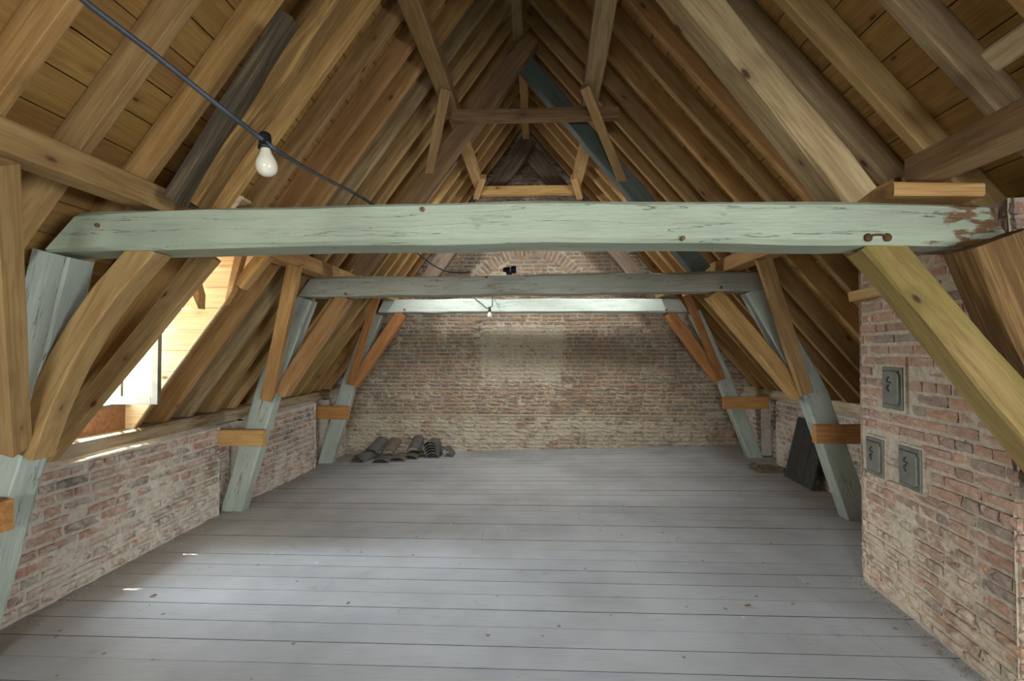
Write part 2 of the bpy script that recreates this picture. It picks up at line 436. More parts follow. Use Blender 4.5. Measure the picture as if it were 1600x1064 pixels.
# ------------------------------------------------------------------ masonry walls
BR_VAR = []
def brick_shapes():
    rr = random.Random(3)
    for v in range(7):
        V = []; nx, nz = 4, 3
        for k in range(nz):
            for m in range(nx):
                x = -0.5+m/(nx-1); z = -0.5+k/(nz-1)
                ed = m in (0, nx-1) or k in (0, nz-1)
                if m in (1, 2): x += rr.uniform(-.06, .06)
                if m in (0, nx-1): x *= 1-rr.uniform(0, .05)
                if k in (0, nz-1): z *= 1-rr.uniform(0, .16)
                V.append((x, (-0.30 if ed else 0.0)+rr.uniform(-.22, .12), z))
        loop = [0, 1, 2, 3, 7, 11, 10, 9, 8, 4]
        for q in loop:
            m, k = q % 4, q//4
            V.append((-0.5+m/3, -1.0, -0.5+k/2))
        F = []
        for k in range(2):
            for m in range(3): a = k*4+m; F.append((a, a+4, a+5, a+1))
        for j in range(10):
            F.append((loop[j], loop[(j+1) % 10], 12+(j+1) % 10, 12+j))
        BR_VAR.append((V, F))
brick_shapes()
_bm = {}
def brick_mesh(v, mat):
    key = (v, mat.name)
    if key not in _bm:
        V, F = BR_VAR[v]; me = bpy.data.meshes.new('brick'); me.from_pydata(V, [], F); me.update(); me.materials.append(mat); _bm[key] = me
    return _bm[key]

class Wall:
    """bricks of one wall: collected, the 300 showing largest become objects, the rest one 'stuff' part"""
    def __init__(s, owner, mats): s.o = owner; s.m = mats; s.items = []
    def face(s, org, n, length, z0, z1, course, bl, keep=None, depth=0.02, proud=0.0, rot=0.0, joint=0.012, seed=0, headers=0.45, centre=None):
        """org: lower start, n: normal toward the room, u = n x z"""
        n = Vector(n).normalized(); v = Vector((0, 0, 1)); u = n.cross(v)
        if rot:
            rm = Matrix.Rotation(rot, 3, n); u = rm @ u; v = rm @ v
        rr = random.Random(seed)
        rows = int(round((z1-z0)/course))
        for k in range(rows):
            zc = z0+(k+0.5)*course; t = -rr.uniform(0, bl)
            hdr = (k % 2 == 1)
            while t < length:
                L = bl*(0.5 if (hdr and rr.random() < 0.75) or rr.random() < headers*0.3 else 1.0)*rr.uniform(0.9, 1.06)
                a, b = max(t, 0), min(t+L, length)
                if b-a > 0.035:
                    c = (a+b)/2; hgt = (course-joint)*rr.uniform(0.86, 1.05)
                    sag = noise.noise(Vector((c*0.6, zc*0.6, seed)))*0.014
                    P = Vector(org)+u*c+v*(zc-0)+v*sag
                    if keep is None or keep(P):
                        d = proud+0.006+rr.uniform(-0.007, 0.007)+noise.noise(P*1.7)*0.006
                        if rr.random() < 0.035: d -= 0.012
                        s.items.append((P+n*d, u, n, v, (b-a)-joint*rr.uniform(.7, 1.2), depth+0.012, hgt, rr.randrange(7), rr.randrange(len(s.m)), rr.uniform(-.014, .014)))
                t += L
    def build(s, limit=300):
        sc = []
        for it in s.items:
            q = px_of(it[0])
            vis = 0
            if q and -20 < q[0] < 1620 and -20 < q[1] < 1084:
                to = (CAM-it[0]).normalized(); vis = it[4]*it[6]*max(0.02, abs(to.dot(it[2])))/(q[2]**2)
            sc.append(vis)
        order = sorted(range(len(s.items)), key=lambda i: -sc[i])
        V, F, MI = [], [], []
        for rank, i in enumerate(order):
            P, u, n, v, L, D, H, sh, mi, tilt = s.items[i]
            rm = Matrix.Rotation(tilt, 3, n); u2 = rm @ u; v2 = rm @ v
            M = Matrix(((*(u2*L), 0), (*(n*D), 0), (*(v2*H), 0), (0, 0, 0, 1))).transposed(); M.translation = P
            if rank < limit and sc[i] > 0:
                o = bpy.data.objects.new('brick', brick_mesh(sh, s.m[mi])); COL.objects.link(o); o.matrix_local = M; o.parent = s.o
            else:
                bv, bf = BR_VAR[sh]; k = len(V)
                for q in bv: V.append(tuple(M @ Vector(q)))
                for f in bf: F.append(tuple(k+x for x in f)); MI.append(mi)
        if V:
            o = mesh_obj('brickwork', V, F, None, s.o); setp(o, kind='stuff')
            for m in s.m: o.data.materials.append(m)
            o.data.polygons.foreach_set('material_index', MI)

def mortar_sheet(name, org, n, length, z0, z1, mat, parent, keep=None, res=0.06, top=None, hole=None, amp=0.007, cutline=None):
    n = Vector(n).normalized(); v = Vector((0, 0, 1)); u = n.cross(v); org = Vector(org)-n*0.013
    nu, nz = max(2, int(length/res)), max(2, int((z1-z0)/res)); V, F = [], []
    for k in range(nz+1):
        for m in range(nu+1):
            c = length*m/nu; z = z0+(z1-z0)*k/nz
            P = Vector(org)+u*c
            if cutline: zm = cutline(P); z = z0+(zm-z0)*k/nz
            P.z = z
            d = (noise.noise(P*6)+0.6*noise.noise(P*17))*amp
            if hole: d -= hole(P)
            V.append(P+n*d)
    for k in range(nz):
        for m in range(nu): a = k*(nu+1)+m; F.append((a, a+nu+1, a+nu+2, a+1))
    return mesh_obj(name, V, F, mat, parent, smooth=True)

# back gable wall ------------------------------------------------
wall_back = empty('wall_back', (0, 0, 0)); setp(wall_back, kind='structure')
LEDGE = 0.55
holes = [W(893, 598, YB), W(752, 530, YB), W(800, 628, YB), W(748, 512, YB), W(868, 632, YB), W(1010, 685, YB), W(880, 670, YB)]
hsz = [(0.11, 0.05), (0.07, 0.09), (0.12, 0.035), (0.04, 0.12), (0.05, 0.03), (0.09, 0.03), (0.03, 0.08)]
def in_hole(P):
    for h, (a, b) in zip(holes, hsz):
        if abs(P.x-h.x) < a and abs(P.z-h.z) < b: return True
    return False
def holed(P): return 0.07 if in_hole(P) else 0.0
def roofcut(P): return zu(P.x)+0.12
mortar_sheet('mortar_bed', (3.45, YB, 0), (0, -1, 0), 6.9, -0.15, 5.4, BACK[1], wall_back, res=0.05, hole=holed, cutline=lambda P: zu(P.x)+0.14)
mortar_sheet('plinth_bed', (3.4, YB-0.04, 0), (0, -1, 0), 6.8, -0.15, LEDGE, BACK[1], wall_back, res=0.06)
boxmesh('plinth_ledge', (-3.4, YB-0.045, LEDGE-0.012), (3.4, YB+0.02, LEDGE+0.006), BACK[1], wall_back)
boxmesh('wall_core', (-3.6, YB+0.08, -0.3), (3.7, YB+0.3, 0.9), BACK[1], wall_back)
prism('gable_core', [(-3.9, 0.5), (4.2, 0.5), (RX, 5.9)], YB+0.09, YB+0.3, BACK[1], wall_back)
bw = Wall(wall_back, BACK[0])
def diag_zone(P):
    # tumbled brickwork triangles along the slopes
    z = P.z
    if 1.15 < z < 2.15:
        dl = P.x - xl(z); dr = xr(z) - P.x
        lim = 0.12 + 0.38*(1-abs(((z-1.15) % 0.5)/0.5))
        if 0 < dl < lim: return 'L'
        if 0 < dr < lim: return 'R'
    return None
arch_c = Vector((W(826, 520, YB).x, 0, 2.23)); 
def arch_zone(P):
    r = math.hypot(P.x-arch_c.x, P.z-arch_c.z); return 0.86 < r < 1.06 and P.z > 2.55
bw.face((3.35, YB, LEDGE), (0, -1, 0), 6.7, 0, 4.7, 0.0625, 0.235, keep=lambda P: P.z < zu(P.x)+0.1 and not in_hole(P) and not diag_zone(P) and not arch_zone(P), depth=0.022, seed=11)
bw.face((3.3, YB-0.04, -0.12), (0, -1, 0), 6.6, 0, 0.66, 0.064, 0.235, depth=0.022, seed=12)
for sgn, key in ((1, 'L'), (-1, 'R')):
    ang = math.atan(SL if sgn > 0 else SR)
    # courses square to the slope
    rot = (math.pi/2-ang)*(1 if sgn > 0 else -1)
    org = Vector(((-1.2 if sgn > 0 else 4.4), YB, (0.4 if sgn > 0 else 0.2)))
    n = Vector((0, -1, 0)); u = Matrix.Rotation(rot, 3, n) @ n.cross(Vector((0, 0, 1))); v = Matrix.Rotation(rot, 3, n) @ Vector((0, 0, 1))
    o0 = org - u*0.3 - v*1.5
    bw.face(o0, n, 4.6, 0, 4.2, 0.0625, 0.22, keep=lambda P, key=key: diag_zone(P) == key, depth=0.022, rot=rot, seed=13)
for k in range(-13, 14):
    th = math.radians(90+k*4.3); r = 0.96
    P = Vector((arch_c.x+r*math.cos(th), YB, arch_c.z+r*math.sin(th)))
    if P.z > 2.55:
        rm = Matrix.Rotation(-(th), 3, Vector((0, -1, 0))) 
        ur = Vector((math.cos(th), 0, math.sin(th))); n = Vector((0, -1, 0)); vv = ur.cross(n)
        bw.items.append((P+n*0.004, ur, n, vv, 0.20, 0.03, 0.055, k % 7, k % 7, 0.0))
bw.build()

# knee walls ------------------------------------------------------
def knee(name, side, bays, top, seed):
    s = empty(name); setp(s, kind='structure'); wl = Wall(s, KNEE[0])
    X = XL if side < 0 else XR; n = (-side, 0, 0)
    pocket = []
    for a, b in bays:
        L = b-a
        # u = n x z : for n=+X u=-Y ; for n=-X u=+Y
        oy = b if side < 0 else a
        f = lambda P: top + 0.015*noise.noise(Vector((0, P.y*1.5, 3)))
        mortar_sheet('mortar_bed', (X, oy, 0), n, L, -0.12, top, KNEE[1], s, cutline=lambda P: top+0.012*noise.noise(Vector((0, P.y*2, 3))), amp=0.016, res=0.035)
        wl.face((X, oy, -0.07), n, L, 0, top+0.05, 0.0755 if b < 5 else 0.068, 0.25, seed=seed+int(a*3), depth=0.024, keep=lambda P: P.z < top-0.02, joint=0.019)
        # sloping mortar top
        V = [(X, a, top), (X, b, top), (X+side*0.09, b, top+0.035), (X+side*0.09, a, top+0.035), (X+side*0.35, a, top+0.04), (X+side*0.35, b, top+0.04)]
        F = [(0, 1, 2, 3), (3, 2, 5, 4)] if side < 0 else [(3, 2, 1, 0), (4, 5, 2, 3)]
        mesh_obj('mortar_top', V, F, PLASTER, s)
        # reveals of the post pockets
        for yy in (a, b):
            boxmesh('pocket_reveal', (min(X, X+side*0.16)+0.004*(side > 0), yy-0.004, -0.1), (max(X, X+side*0.16)-0.004*(side < 0), yy+0.004, top), KNEE[1], s)
    for (a0, b0), (a1, b1) in zip(bays, bays[1:]):
        oy = a1 if side < 0 else b0
        mortar_sheet('pocket_bed', (X+side*0.14, oy, 0), n, a1-b0, -0.12, top, KNEE[1], s, amp=0.015)
        wl.face((X+side*0.14, oy, -0.07), n, a1-b0, 0, top+0.05, 0.068, 0.22, seed=seed+31, depth=0.02)
    boxmesh('wall_core', (min(X+side*0.17, X+side*0.45), YF, -0.2), (max(X+side*0.17, X+side*0.45), YB+0.2, top+0.03), KNEE[1], s)
    wl.build()
knee('wall_left', -1, [(YF, 2.12), (2.42, 4.55), (4.95, 6.62), (7.05, YB-0.03)], 0.85, 40)
knee('wall_right', 1, [(YF, 2.1), (2.5, 4.45), (4.95, 6.62), (7.05, YB-0.03)], 0.90, 60)

# gable behind the camera with its opening closed by a recessed panel
wall_front = empty('wall_front'); setp(wall_front, kind='structure')
yy0, yy1 = YF-0.25, YF
boxmesh('wall_panel', (-3.6, yy0, -0.2), (-0.95, yy1, 2.5), PLASTER, wall_front)
boxmesh('wall_panel', (0.35, yy0, -0.2), (3.7, yy1, 2.5), PLASTER, wall_front)
boxmesh('wall_panel', (-0.95, yy0-0.1, -0.2), (0.35, yy1-0.12, 2.5), PLASTER, wall_front)
prism('gable_panel', [(-2.1, 2.5), (2.3, 2.5), (RX, 5.5)], yy0, yy1, PLASTER, wall_front)

# ------------------------------------------------------------------ roof boarding
ceiling = empty('ceiling'); setp(ceiling, kind='structure')
DY0, DY1, DTOP = 3.12, 3.68, 2.33       # dormer opening
BT = 0.022
def board(side, s0, s1, ya, yb):
    d = Vector((-1, 0, -SL)).normalized() if side < 0 else Vector((1, 0, -SR)).normalized()
    nn = nL if side < 0 else nR
    ap = Vector((RX, 0, CZ)) + Vector((0, 0, RD*math.sqrt(1+(SL if side < 0 else SR)**2)))
    a = ap+d*s0; b = ap+d*s1
    c = (a+b)/2; wdt = s1-s0
    lift = R.uniform(0, 0.004)
    n = 3
    ax = Vector((0, 1, 0)); Mx = Matrix(((*ax, 0), (*d, 0), (*ax.cross(d), 0), (0, 0, 0, 1))).transposed()
    Mx.translation = c + Vector((0, ya, 0)) + nn*(lift+BT/2)
    g = 0.0028; hw = wdt/2-g; L = yb-ya-0.003
    V, F = [], []
    for k in range(n+1):
        x = L*k/n; q = noise.noise(Vector((x, c.z*7, ya)))*0.0015
        for yv, zv in ((-hw, -BT/2), (hw, -BT/2), (hw, BT/2), (-hw, BT/2)): V.append((x, yv+q, zv))
    for k in range(n):
        for j in range(4): F.append((k*4+j, k*4+(j+1) % 4, (k+1)*4+(j+1) % 4, (k+1)*4+j))
    F.append((3, 2, 1, 0)); F.append(tuple(n*4+j for j in range(4)))
    mesh_obj('roof_board', V, F, BOARD, ceiling, M=Mx)
for side in (-1, 1):
    S = math.sqrt(1+(SL if side < 0 else SR)**2)
    total = (3.42+RX if side < 0 else 3.72-RX-0.12)*S
    s = 0.0; k = 0
    while s < total:
        w = R.uniform(0.175, 0.2); e = min(s+w, total)
        xm = RX + side*((s+e)/2)/S; zm = CZ-(s+e)/2*(SL if side < 0 else SR)/S
        cuts = [YF, R.choice([-0.9, 0.4, 1.1]), R.choice([4.22, 4.95, 5.3, 6.0]), YB+0.1]
        segs = list(zip(cuts, cuts[1:]))
        if side < 0 and zm < DTOP-0.2:
            segs = [(YF, R.choice([-.9, .4, 1.1]))]; segs.append((segs[0][1], DY0+0.0)); segs += [(DY1, cuts[2]), (cuts[2], YB+0.1)]
        for a, b in segs: board(side, s, e, a, b)
        s = e; k += 1
# roof covering behind the boards (blocks daylight in the joints)
for side in (-1, 1):
    sl = SL if side < 0 else SR; nn = nL if side < 0 else nR
    off = nn*(RD+BT+0.012)
    p0 = Vector((RX, 0, CZ+0.05))+off; xe = -3.55 if side < 0 else 3.8
    p1 = Vector((xe, 0, CZ-sl*abs(xe-RX)))+off
    def strip(ya, yb, q0, q1):
        V = [(q0.x, ya, q0.z), (q0.x, yb, q0.z), (q1.x, yb, q1.z), (q1.x, ya, q1.z)]
        V += [(a+nn.x*0.03, b, c+nn.z*0.03) for a, b, c in V]
        F = [(0, 1, 2, 3), (7, 6, 5, 4), (0, 4, 5, 1), (1, 5, 6, 2), (2, 6, 7, 3), (3, 7, 4, 0)]
        mesh_obj('roof_underlay', V, F, OLD_DARK, ceiling)
    if side > 0: strip(YF-.2, YB+.25, p0, p1)
    else:
        pm = Vector((xl(DTOP-0.02), 0, DTOP-0.02))+off
        strip(YF-.2, YB+.25, p0, pm); strip(YF-.2, DY0-0.01, pm, p1); strip(DY1+0.02, YB+.25, pm, p1)

prism('ridge_cap', [(RX-0.12, CZ+0.22), (RX+0.12, CZ+0.22), (RX+0.16, CZ+0.34), (RX-0.16, CZ+0.34)], YF-.2, YB+.25, OLD_DARK, ceiling)
# ------------------------------------------------------------------ rafters
yl = [0.66, 1.02, 1.38, 1.74, 2.10, 2.46, 2.78, 3.08, 3.38, 3.72, 4.02, 4.32, 4.66, 5.0, 5.34, 5.68, 6.02, 6.36, 6.70, 7.06, 7.42]
yr = [0.40, 0.75, 1.10, 1.46, 1.82, 2.16, 2.54, 2.86, 3.19, 3.50, 3.85, 4.22, 4.60, 4.95, 5.30, 5.65, 6.0, 6.35, 6.70, 7.05, 7.42]
def rafter(side, Y, idx, n, lo=None):
    sl = SL if side < 0 else SR; nn = nL if side < 0 else nR
    d = Vector((side, 0, -sl)).normalized()
    xe = (-3.22 if side < 0 else 3.45) if lo is None else lo
    a = Vector((RX, Y, CZ)); b = Vector((xe, Y, CZ-sl*abs(xe-RX)))
    a = a + nn*RD/2 + d*0.02; b = b + nn*RD/2
    tp = R.uniform(-0.012, 0.012)
    dn = Vector((-side*0, 0, 0))
    o = timber('rafter', [a, b], 0.056+R.uniform(-.005, .008), RD, R.choice([PINE, PINE, PINE_FRESH, PINE, PINE_GREY, PINE_FRESH]), wob=0.003, ch=0.004, seg=10)
    o.location.y += tp
    word = ORD[n-idx] if 0 < n-idx < len(ORD) else 'far'
    sd = 'left' if side < 0 else 'right'
    tail = ', ending above the dormer' if lo is not None else ''
    setp(o, '%s pine rafter of the %s roof slope counting from the gable%s' % (word, sd, tail), 'rafter', 'pine rafters of the %s slope' % sd)
for i, Y in enumerate(yl): rafter(-1, Y, i, len(yl), lo=(xl(DTOP) if abs(Y-3.38) < .02 else None))
for i, Y in enumerate(yr):
    lo = None
    if Y < 3.4: lo = 3.45
    if 2.2 < Y < 3.45: lo = 2.33      # trimmed at the chimney
    rafter(1, Y, i, len(yr)) if lo != 2.33 else rafter(1, Y, i, len(yr), None)

# ------------------------------------------------------------------ trusses
Y1, Y2, Y3 = 2.30, 4.72, 7.0             # centre depth of tie beams (0.22 thick)
BEAMS = []
def tie_beam(fy, by, quad, mat, label, crook=0.0, wob=0.012):
    """quad: pixel corners of the front face: left top, left bottom, right top, right bottom"""
    lt, lb, rt, rb = [W(*q, fy) for q in quad]
    a = (lt+lb)/2; b = (rt+rb)/2; a.y = b.y = (fy+by)/2
    h = ((lt-lb).length*0+abs(lt.z-lb.z)+abs(rt.z-rb.z))/2
    c0 = (lt.x-lb.x)/h; c1 = (rt.x-rb.x)/h
    # local up for side=+Y : ax x sd = X x Y = Z
    o = timber('tie_beam', [a, b], by-fy, h, mat, wob=wob, ch=0.018, seg=24, cut=(c0, c1), crook=crook, wscale=0.8)
    BEAMS.append((o, LASTM[0].copy())); return setp(o, label, 'beam', 'painted tie beams')
tie_beam(2.19, 2.41, [(122, 327), (66, 398), (1542, 322), (1585, 380)], GREEN, 'thick pale green tie beam nearest the camera, spanning the whole attic', crook=0.03, wob=0.006)
tie_beam(4.6, 4.84, [(486, 432), (465, 465), (1182, 425), (1195, 452)], GREEN_GREY, 'greyish green tie beam carrying the small black spotlight', wob=0.01)
tie_beam(6.88, 7.1, [(600, 467), (590, 489), (1062, 467), (1075, 487)], GREEN_PALE, 'whitish green tie beam nearest the brick gable, behind the hanging bulb', wob=0.006)

def peg(beam, px, py, Y, r=0.011):
    M = Matrix.Translation(W(px, py, Y)) @ Matrix.Rotation(math.pi/2, 4, 'X')
    o = lathe('peg', [(r*0.9, -0.02), (r, 0.0), (r*0.9, 0.006), (r*0.3, 0.008)], OLD_OAK, None, M=beam[1].inverted() @ M, n=10); o.parent = beam[0]
# posts: green legs leaning outward
def post(pts, Y, w, h, mat, label, taper=1.0, dz=True, side=(0, 1, 0)):
    P = [W(x, y_, Y) for x, y_ in pts]
    o = timber('truss_post', P, w, h, mat, wob=0.006, ch=0.012, seg=12, taper=taper, side=side)
    return setp(o, label, 'post', 'leaning truss posts')
def foot(px, Y, dx=0):     # floor point straight under a pixel column at depth Y
    p = W(px, 700, Y); return Vector((p.x, Y, floor_z(p.x, Y)))
def post2(footpx, mid, top, Y, w, h, mat, label):
    f = foot(footpx, Y)
    P = [f, W(*mid, Y), W(*top, Y)]
    t = (P[1]-P[0]).normalized(); P[0] = P[0] + t*0.05
    o = timber('truss_post', P, w, h, mat, wob=0.006, ch=0.012, seg=12, cut=(0, 0))
    # level the foot on the floor
    me = o.data; MM = LASTM[0]; inv = MM.inverted()
    for v in me.vertices[:8]:
        wv = MM @ v.co; ax = (P[1]-P[0]).normalized()
        k = (floor_z(wv.x, wv.y)-wv.z)/ax.z; v.co = inv @ (wv+ax*k)
    return setp(o, label, 'post', 'leaning truss posts')
post2(-62, (28, 700), (100, 399), Y1, 0.15, 0.20, GREEN_LEG, 'green painted leaning post at the left edge, under the nearest tie beam')
post2(368, (420, 612), (477, 466), Y2, 0.14, 0.215, GREEN_LEG, 'pale green leaning post standing beside the end of the left brick bay')
post2(510, (547, 597), (589, 490), Y3, 0.13, 0.21, GREEN_LEG, 'pale green leaning post left of the stacked roof tiles')
post2(1850, (1668, 640), (1545, 376), 2.12, 0.16, 0.28, OLD_OAK, 'broad unpainted brown oak post in front of the chimney, at the right edge')
post2(1336, (1268, 612), (1178, 452), Y2, 0.14, 0.225, GREEN_LEG, 'grey green leaning post beside the chimney, in front of the dark shutter')
post2(1178, (1127, 585), (1083, 488), Y3, 0.14, 0.19, GREEN_LEG, 'pale green leaning post at the right end of the brick gable')

def brace(p0, p1, Y, w, h, mat, label, name='diagonal_brace', cat='brace', group='diagonal braces under the tie beams', crook=0, Y1_=None, cut=(0, 0), taper=1.0):
    P = [W(*p0, Y), W(*p1, Y if Y1_ is None else Y1_)]
    o = timber(name, P, w, h, mat, wob=0.005, ch=0.008, crook=crook, cut=cut, taper=taper)
    return setp(o, label, cat, group)
def bent(px, Y, w, h, mat, label):
    o = timber('diagonal_brace', [W(x, y_, Y) for x, y_ in px], w, h, mat, wob=0.004, ch=0.008, seg=12)
    return setp(o, label, 'brace', 'diagonal braces under the tie beams')
bent([(52, 706), (68, 660), (88, 610), (112, 560), (142, 508), (178, 458), (240, 388)], Y1-0.02, 0.12, 0.125, PINE, 'wide pine brace rising from the left edge post to the nearest tie beam')
brace((440, 614), (540, 463), Y2, 0.15, 0.13, PINE_FRESH, 'pine brace from the left post to the spotlight beam')
brace((553, 600), (629, 489), Y3-0.03, 0.14, 0.155, PINE_ORANGE, 'orange pine brace above the stacked roof tiles')
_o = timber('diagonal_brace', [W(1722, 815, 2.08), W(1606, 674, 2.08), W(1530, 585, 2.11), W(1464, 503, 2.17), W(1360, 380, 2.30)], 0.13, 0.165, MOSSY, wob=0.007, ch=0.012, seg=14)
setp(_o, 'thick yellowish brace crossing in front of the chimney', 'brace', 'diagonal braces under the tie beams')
brace((1247, 617), (1113, 458), Y2, 0.15, 0.14, PINE_FRESH, 'pine brace from the right post to the spotlight beam')
brace((1122, 592), (1044, 489), Y3-0.03, 0.14, 0.15, PINE_ORANGE, 'orange pine brace at the right side of the brick gable')

for bi, pp in ((0, [(152, 352), (660, 327), (1067, 372)]), (1, [(540, 459), (1127, 449), (640, 431), (760, 433)]), (2, [(632, 484), (1041, 484)])):
    for x_, y_ in pp: peg(BEAMS[bi], x_, y_, (2.185, 4.595, 6.875)[bi], (0.011, 0.014, 0.016)[bi])
# purlins -----------------------------------------------------------
def purlin(x0, x1, z0, z1, ya, yb, w, h, mat, label, name='purlin'):
    o = timber(name, [(x0, ya, z0), (x1, yb, z1)], w, h, mat, side=(1, 0, 0), wob=0.005, ch=0.008, seg=12)
    return setp(o, label, 'purlin', 'roof purlins')
purlin(-1.92, -1.92, 2.37, 2.36, YF, 2.41, 0.13, 0.125, PINE, 'lower left pine purlin, its end resting on the nearest tie beam')
purlin(-2.02, -2.06, 2.365, 2.375, 2.42, 4.86, 0.15, 0.13, PINE_FRESH, 'lower left pine purlin passing above the dormer window')
purlin(-2.06, -2.06, 2.375, 2.375, 4.87, YB+.05, 0.15, 0.13, PINE, 'lower left pine purlin between spotlight beam and brick gable')
purlin(1.79, 1.79, 2.43, 2.42, YF, 2.26, 0.16, 0.115, PINE_BROWN, 'brown lower right purlin reaching the nearest tie beam from the right edge')
purlin(1.86, 1.90, 2.38, 2.41, 2.42, 4.86, 0.16, 0.13, PINE_FRESH, 'lower right pine purlin between chimney and spotlight beam')
purlin(1.90, 1.90, 2.41, 2.41, 4.87, YB+.05, 0.16, 0.13, PINE, 'lower right pine purlin running into the brick gable')
blk = timber('bearing_block', [W(1372, 306, 2.3), W(1508, 306, 2.3)], 0.20, 0.06, PINE_FRESH, wob=0.003)
setp(blk, 'short pine block lying on the right end of the nearest tie beam', 'block')
# wind braces between purlins and posts
def wind(p0, Ya, p1, Yb, w, h, mat, label):
    a, b = W(*p0, Ya), W(*p1, Yb)
    o = timber('purlin_brace', [a, b], w, h, mat, side=(1, 0, 0), wob=0.003, ch=0.004)
    return setp(o, label, 'brace', 'slanting braces under the purlins')
wind((-10, 250), 1.62, (20, 700), 2.19, 0.095, 0.10, PINE, 'pine purlin brace cut off by the left picture edge')
wind((461, 412), 3.98, (418, 622), 4.60, 0.105, 0.09, PINE_FRESH, 'bright pine purlin brace right of the dormer window')
wind((588, 462), 6.0, (547, 598), 6.88, 0.10, 0.09, PINE_ORANGE, 'orange purlin brace on the post left of the roof tiles')
wind((1192, 402), 3.95, (1258, 612), 4.60, 0.11, 0.09, PINE, 'pine purlin brace left of the chimney')
wind((1072, 458), 5.95, (1127, 590), 6.90, 0.10, 0.09, PINE_ORANGE, 'orange purlin brace on the post right of the brick gable')
# short spur timbers
def spur(xa, ya_, xb, yb_, Y, Yd, h, mat, label):
    a, b = W(xa, ya_, Y), W(xb, yb_, Y)
    o = timber('spur_timber', [a, b], Yd, h, mat, wob=0.002, ch=0.004)
    return setp(o, label, 'timber', 'short spurs from post to wall plate')
spur(-75, 806, 10, 806, 2.14, 0.06, 0.145, PINE_ORANGE, 'short orange spur timber at the left picture edge')
spur(338, 683, 414, 684, 4.57, 0.07, 0.155, PINE_FRESH, 'short pine spur tying the left post to the wall near the dormer')
spur(489, 644, 545, 645, 6.86, 0.06, 0.19, PINE_ORANGE, 'short orange spur tying the left rear post above the roof tiles')
spur(1130, 629, 1200, 629, 6.86, 0.06, 0.17, PINE_ORANGE, 'short orange spur right of the brick gable')
spur(1272, 678, 1362, 678, 4.57, 0.07, 0.17, PINE_ORANGE, 'short orange spur beside the chimney above the dark shutter')

# upper frames: principal rafters, collars, upper purlins, ridge
def principal(p0, p1, Y, w, h, mat, label, crook=0.0):
    o = timber('principal_rafter', [W(*p0, Y), W(*p1, Y)], w, h, mat, wob=0.008, ch=0.012, crook=crook, seg=14)
    return setp(o, label, 'rafter', 'principal rafters of the upper frames')
zt = 2.36
def prin3(x0, Y, zap, xap, w, h, mat, label, zb=None, **k):
    zb = (2.29 if Y < 3 else zt) if zb is None else zb
    o = timber('principal_rafter', [Vector((x0, Y, zb)), Vector((xap, Y, zap))], w, h, mat, wob=0.008, ch=0.012, seg=14, **k)
    return setp(o, label, 'rafter', 'principal rafters of the upper frames')
_a, _b = W(306, 318, 2.33), W(527, 0, 2.33); _b = _a+(_b-_a)*2.1
setp(timber('principal_rafter', [_a, _b], 0.12, 0.085, OLD_OAK, wob=0.012, ch=0.014, seg=16), 'rough brown old principal rafter standing on the left part of the nearest tie beam', 'rafter', 'principal rafters of the upper frames')
setp(timber('doubling_plank', [W(281, 317, 2.27), W(458, 36, 2.27)], 0.15, 0.075, OLD_DARK, wob=0.006, ch=0.006, seg=12), 'dark grey square-ended plank fixed beside the rough brown principal rafter', 'plank')
prin3(1.50, 2.30, 4.50, -0.18, 0.16, 0.16, PINE_GREY, 'broad grey pine principal rafter standing on the nearest tie beam at right')
prin3(-1.72, 4.70, 4.66, 0.0, 0.13, 0.17, PINE_BROWN, 'brown principal rafter rising left from the spotlight beam')
prin3(1.68, 4.80, 4.62, -0.18, 0.13, 0.17, GREEN_DARK, 'dark green painted principal rafter rising from the spotlight beam')
prin3(-1.74, 7.06, 4.72, -0.02, 0.12, 0.22, DARKBROWN, 'dark brown principal rafter in front of the gable, left leg')
prin3(1.84, 7.20, 4.72, -0.16, 0.12, 0.22, DARKBROWN, 'dark brown principal rafter in front of the gable, right leg')
def collar(Y, x0, x1, z, w, h, mat, label):
    o = timber('collar_beam', [(x0, Y, z), (x1, Y, z)], w, h, mat, wob=0.004, ch=0.006, seg=10)
    return setp(o, label, 'beam', 'collar beams of the upper frames')
collar(2.30, -0.98, 1.02, 3.90, 0.13, 0.12, PINE_GREY, 'pine collar beam above the nearest tie beam, out of the picture top')
collar(4.60, -0.77, 0.83, 3.86, 0.10, 0.105, PINE_BROWN, 'brown collar beam high up between the two purlin braces')
collar(6.92, -0.78, 0.70, 3.90, 0.12, 0.12, PINE_FRESH, 'light pine collar beam below the small gable triangle')
def up(ax, ay, az, bx, by, bz, w, h, mat, label):
    o = timber('upper_purlin', [(ax, ay, az), (bx, by, bz)], w, h, mat, side=(1, 0, 0), wob=0.005, ch=0.006, seg=10)
    return setp(o, label, 'purlin', 'upper purlins')
up(-0.84, YF, 3.99, -0.84, 2.6, 3.99, 0.14, 0.12, PINE, 'upper left pine purlin overhead behind the camera')
up(-0.84, 2.61, 3.99, -0.78, 4.75, 3.97, 0.14, 0.12, PINE, 'upper left pine purlin ending on the brown collar beam')
up(-0.78, 4.76, 3.97, -0.76, YB, 3.99, 0.12, 0.12, PINE, 'upper left pine purlin between brown collar and brick gable')
up(0.50, YF, 4.0, 0.50, 2.6, 4.0, 0.15, 0.12, PINE_GREY, 'upper right pine purlin overhead behind the camera')
up(0.48, 2.61, 4.0, 0.56, 4.72, 3.98, 0.15, 0.13, PINE_GREY, 'greyish upper right purlin ending on the brown collar beam')
up(0.62, 4.76, 3.97, 0.64, YB, 3.99, 0.13, 0.12, PINE, 'upper right pine purlin between brown collar and brick gable')
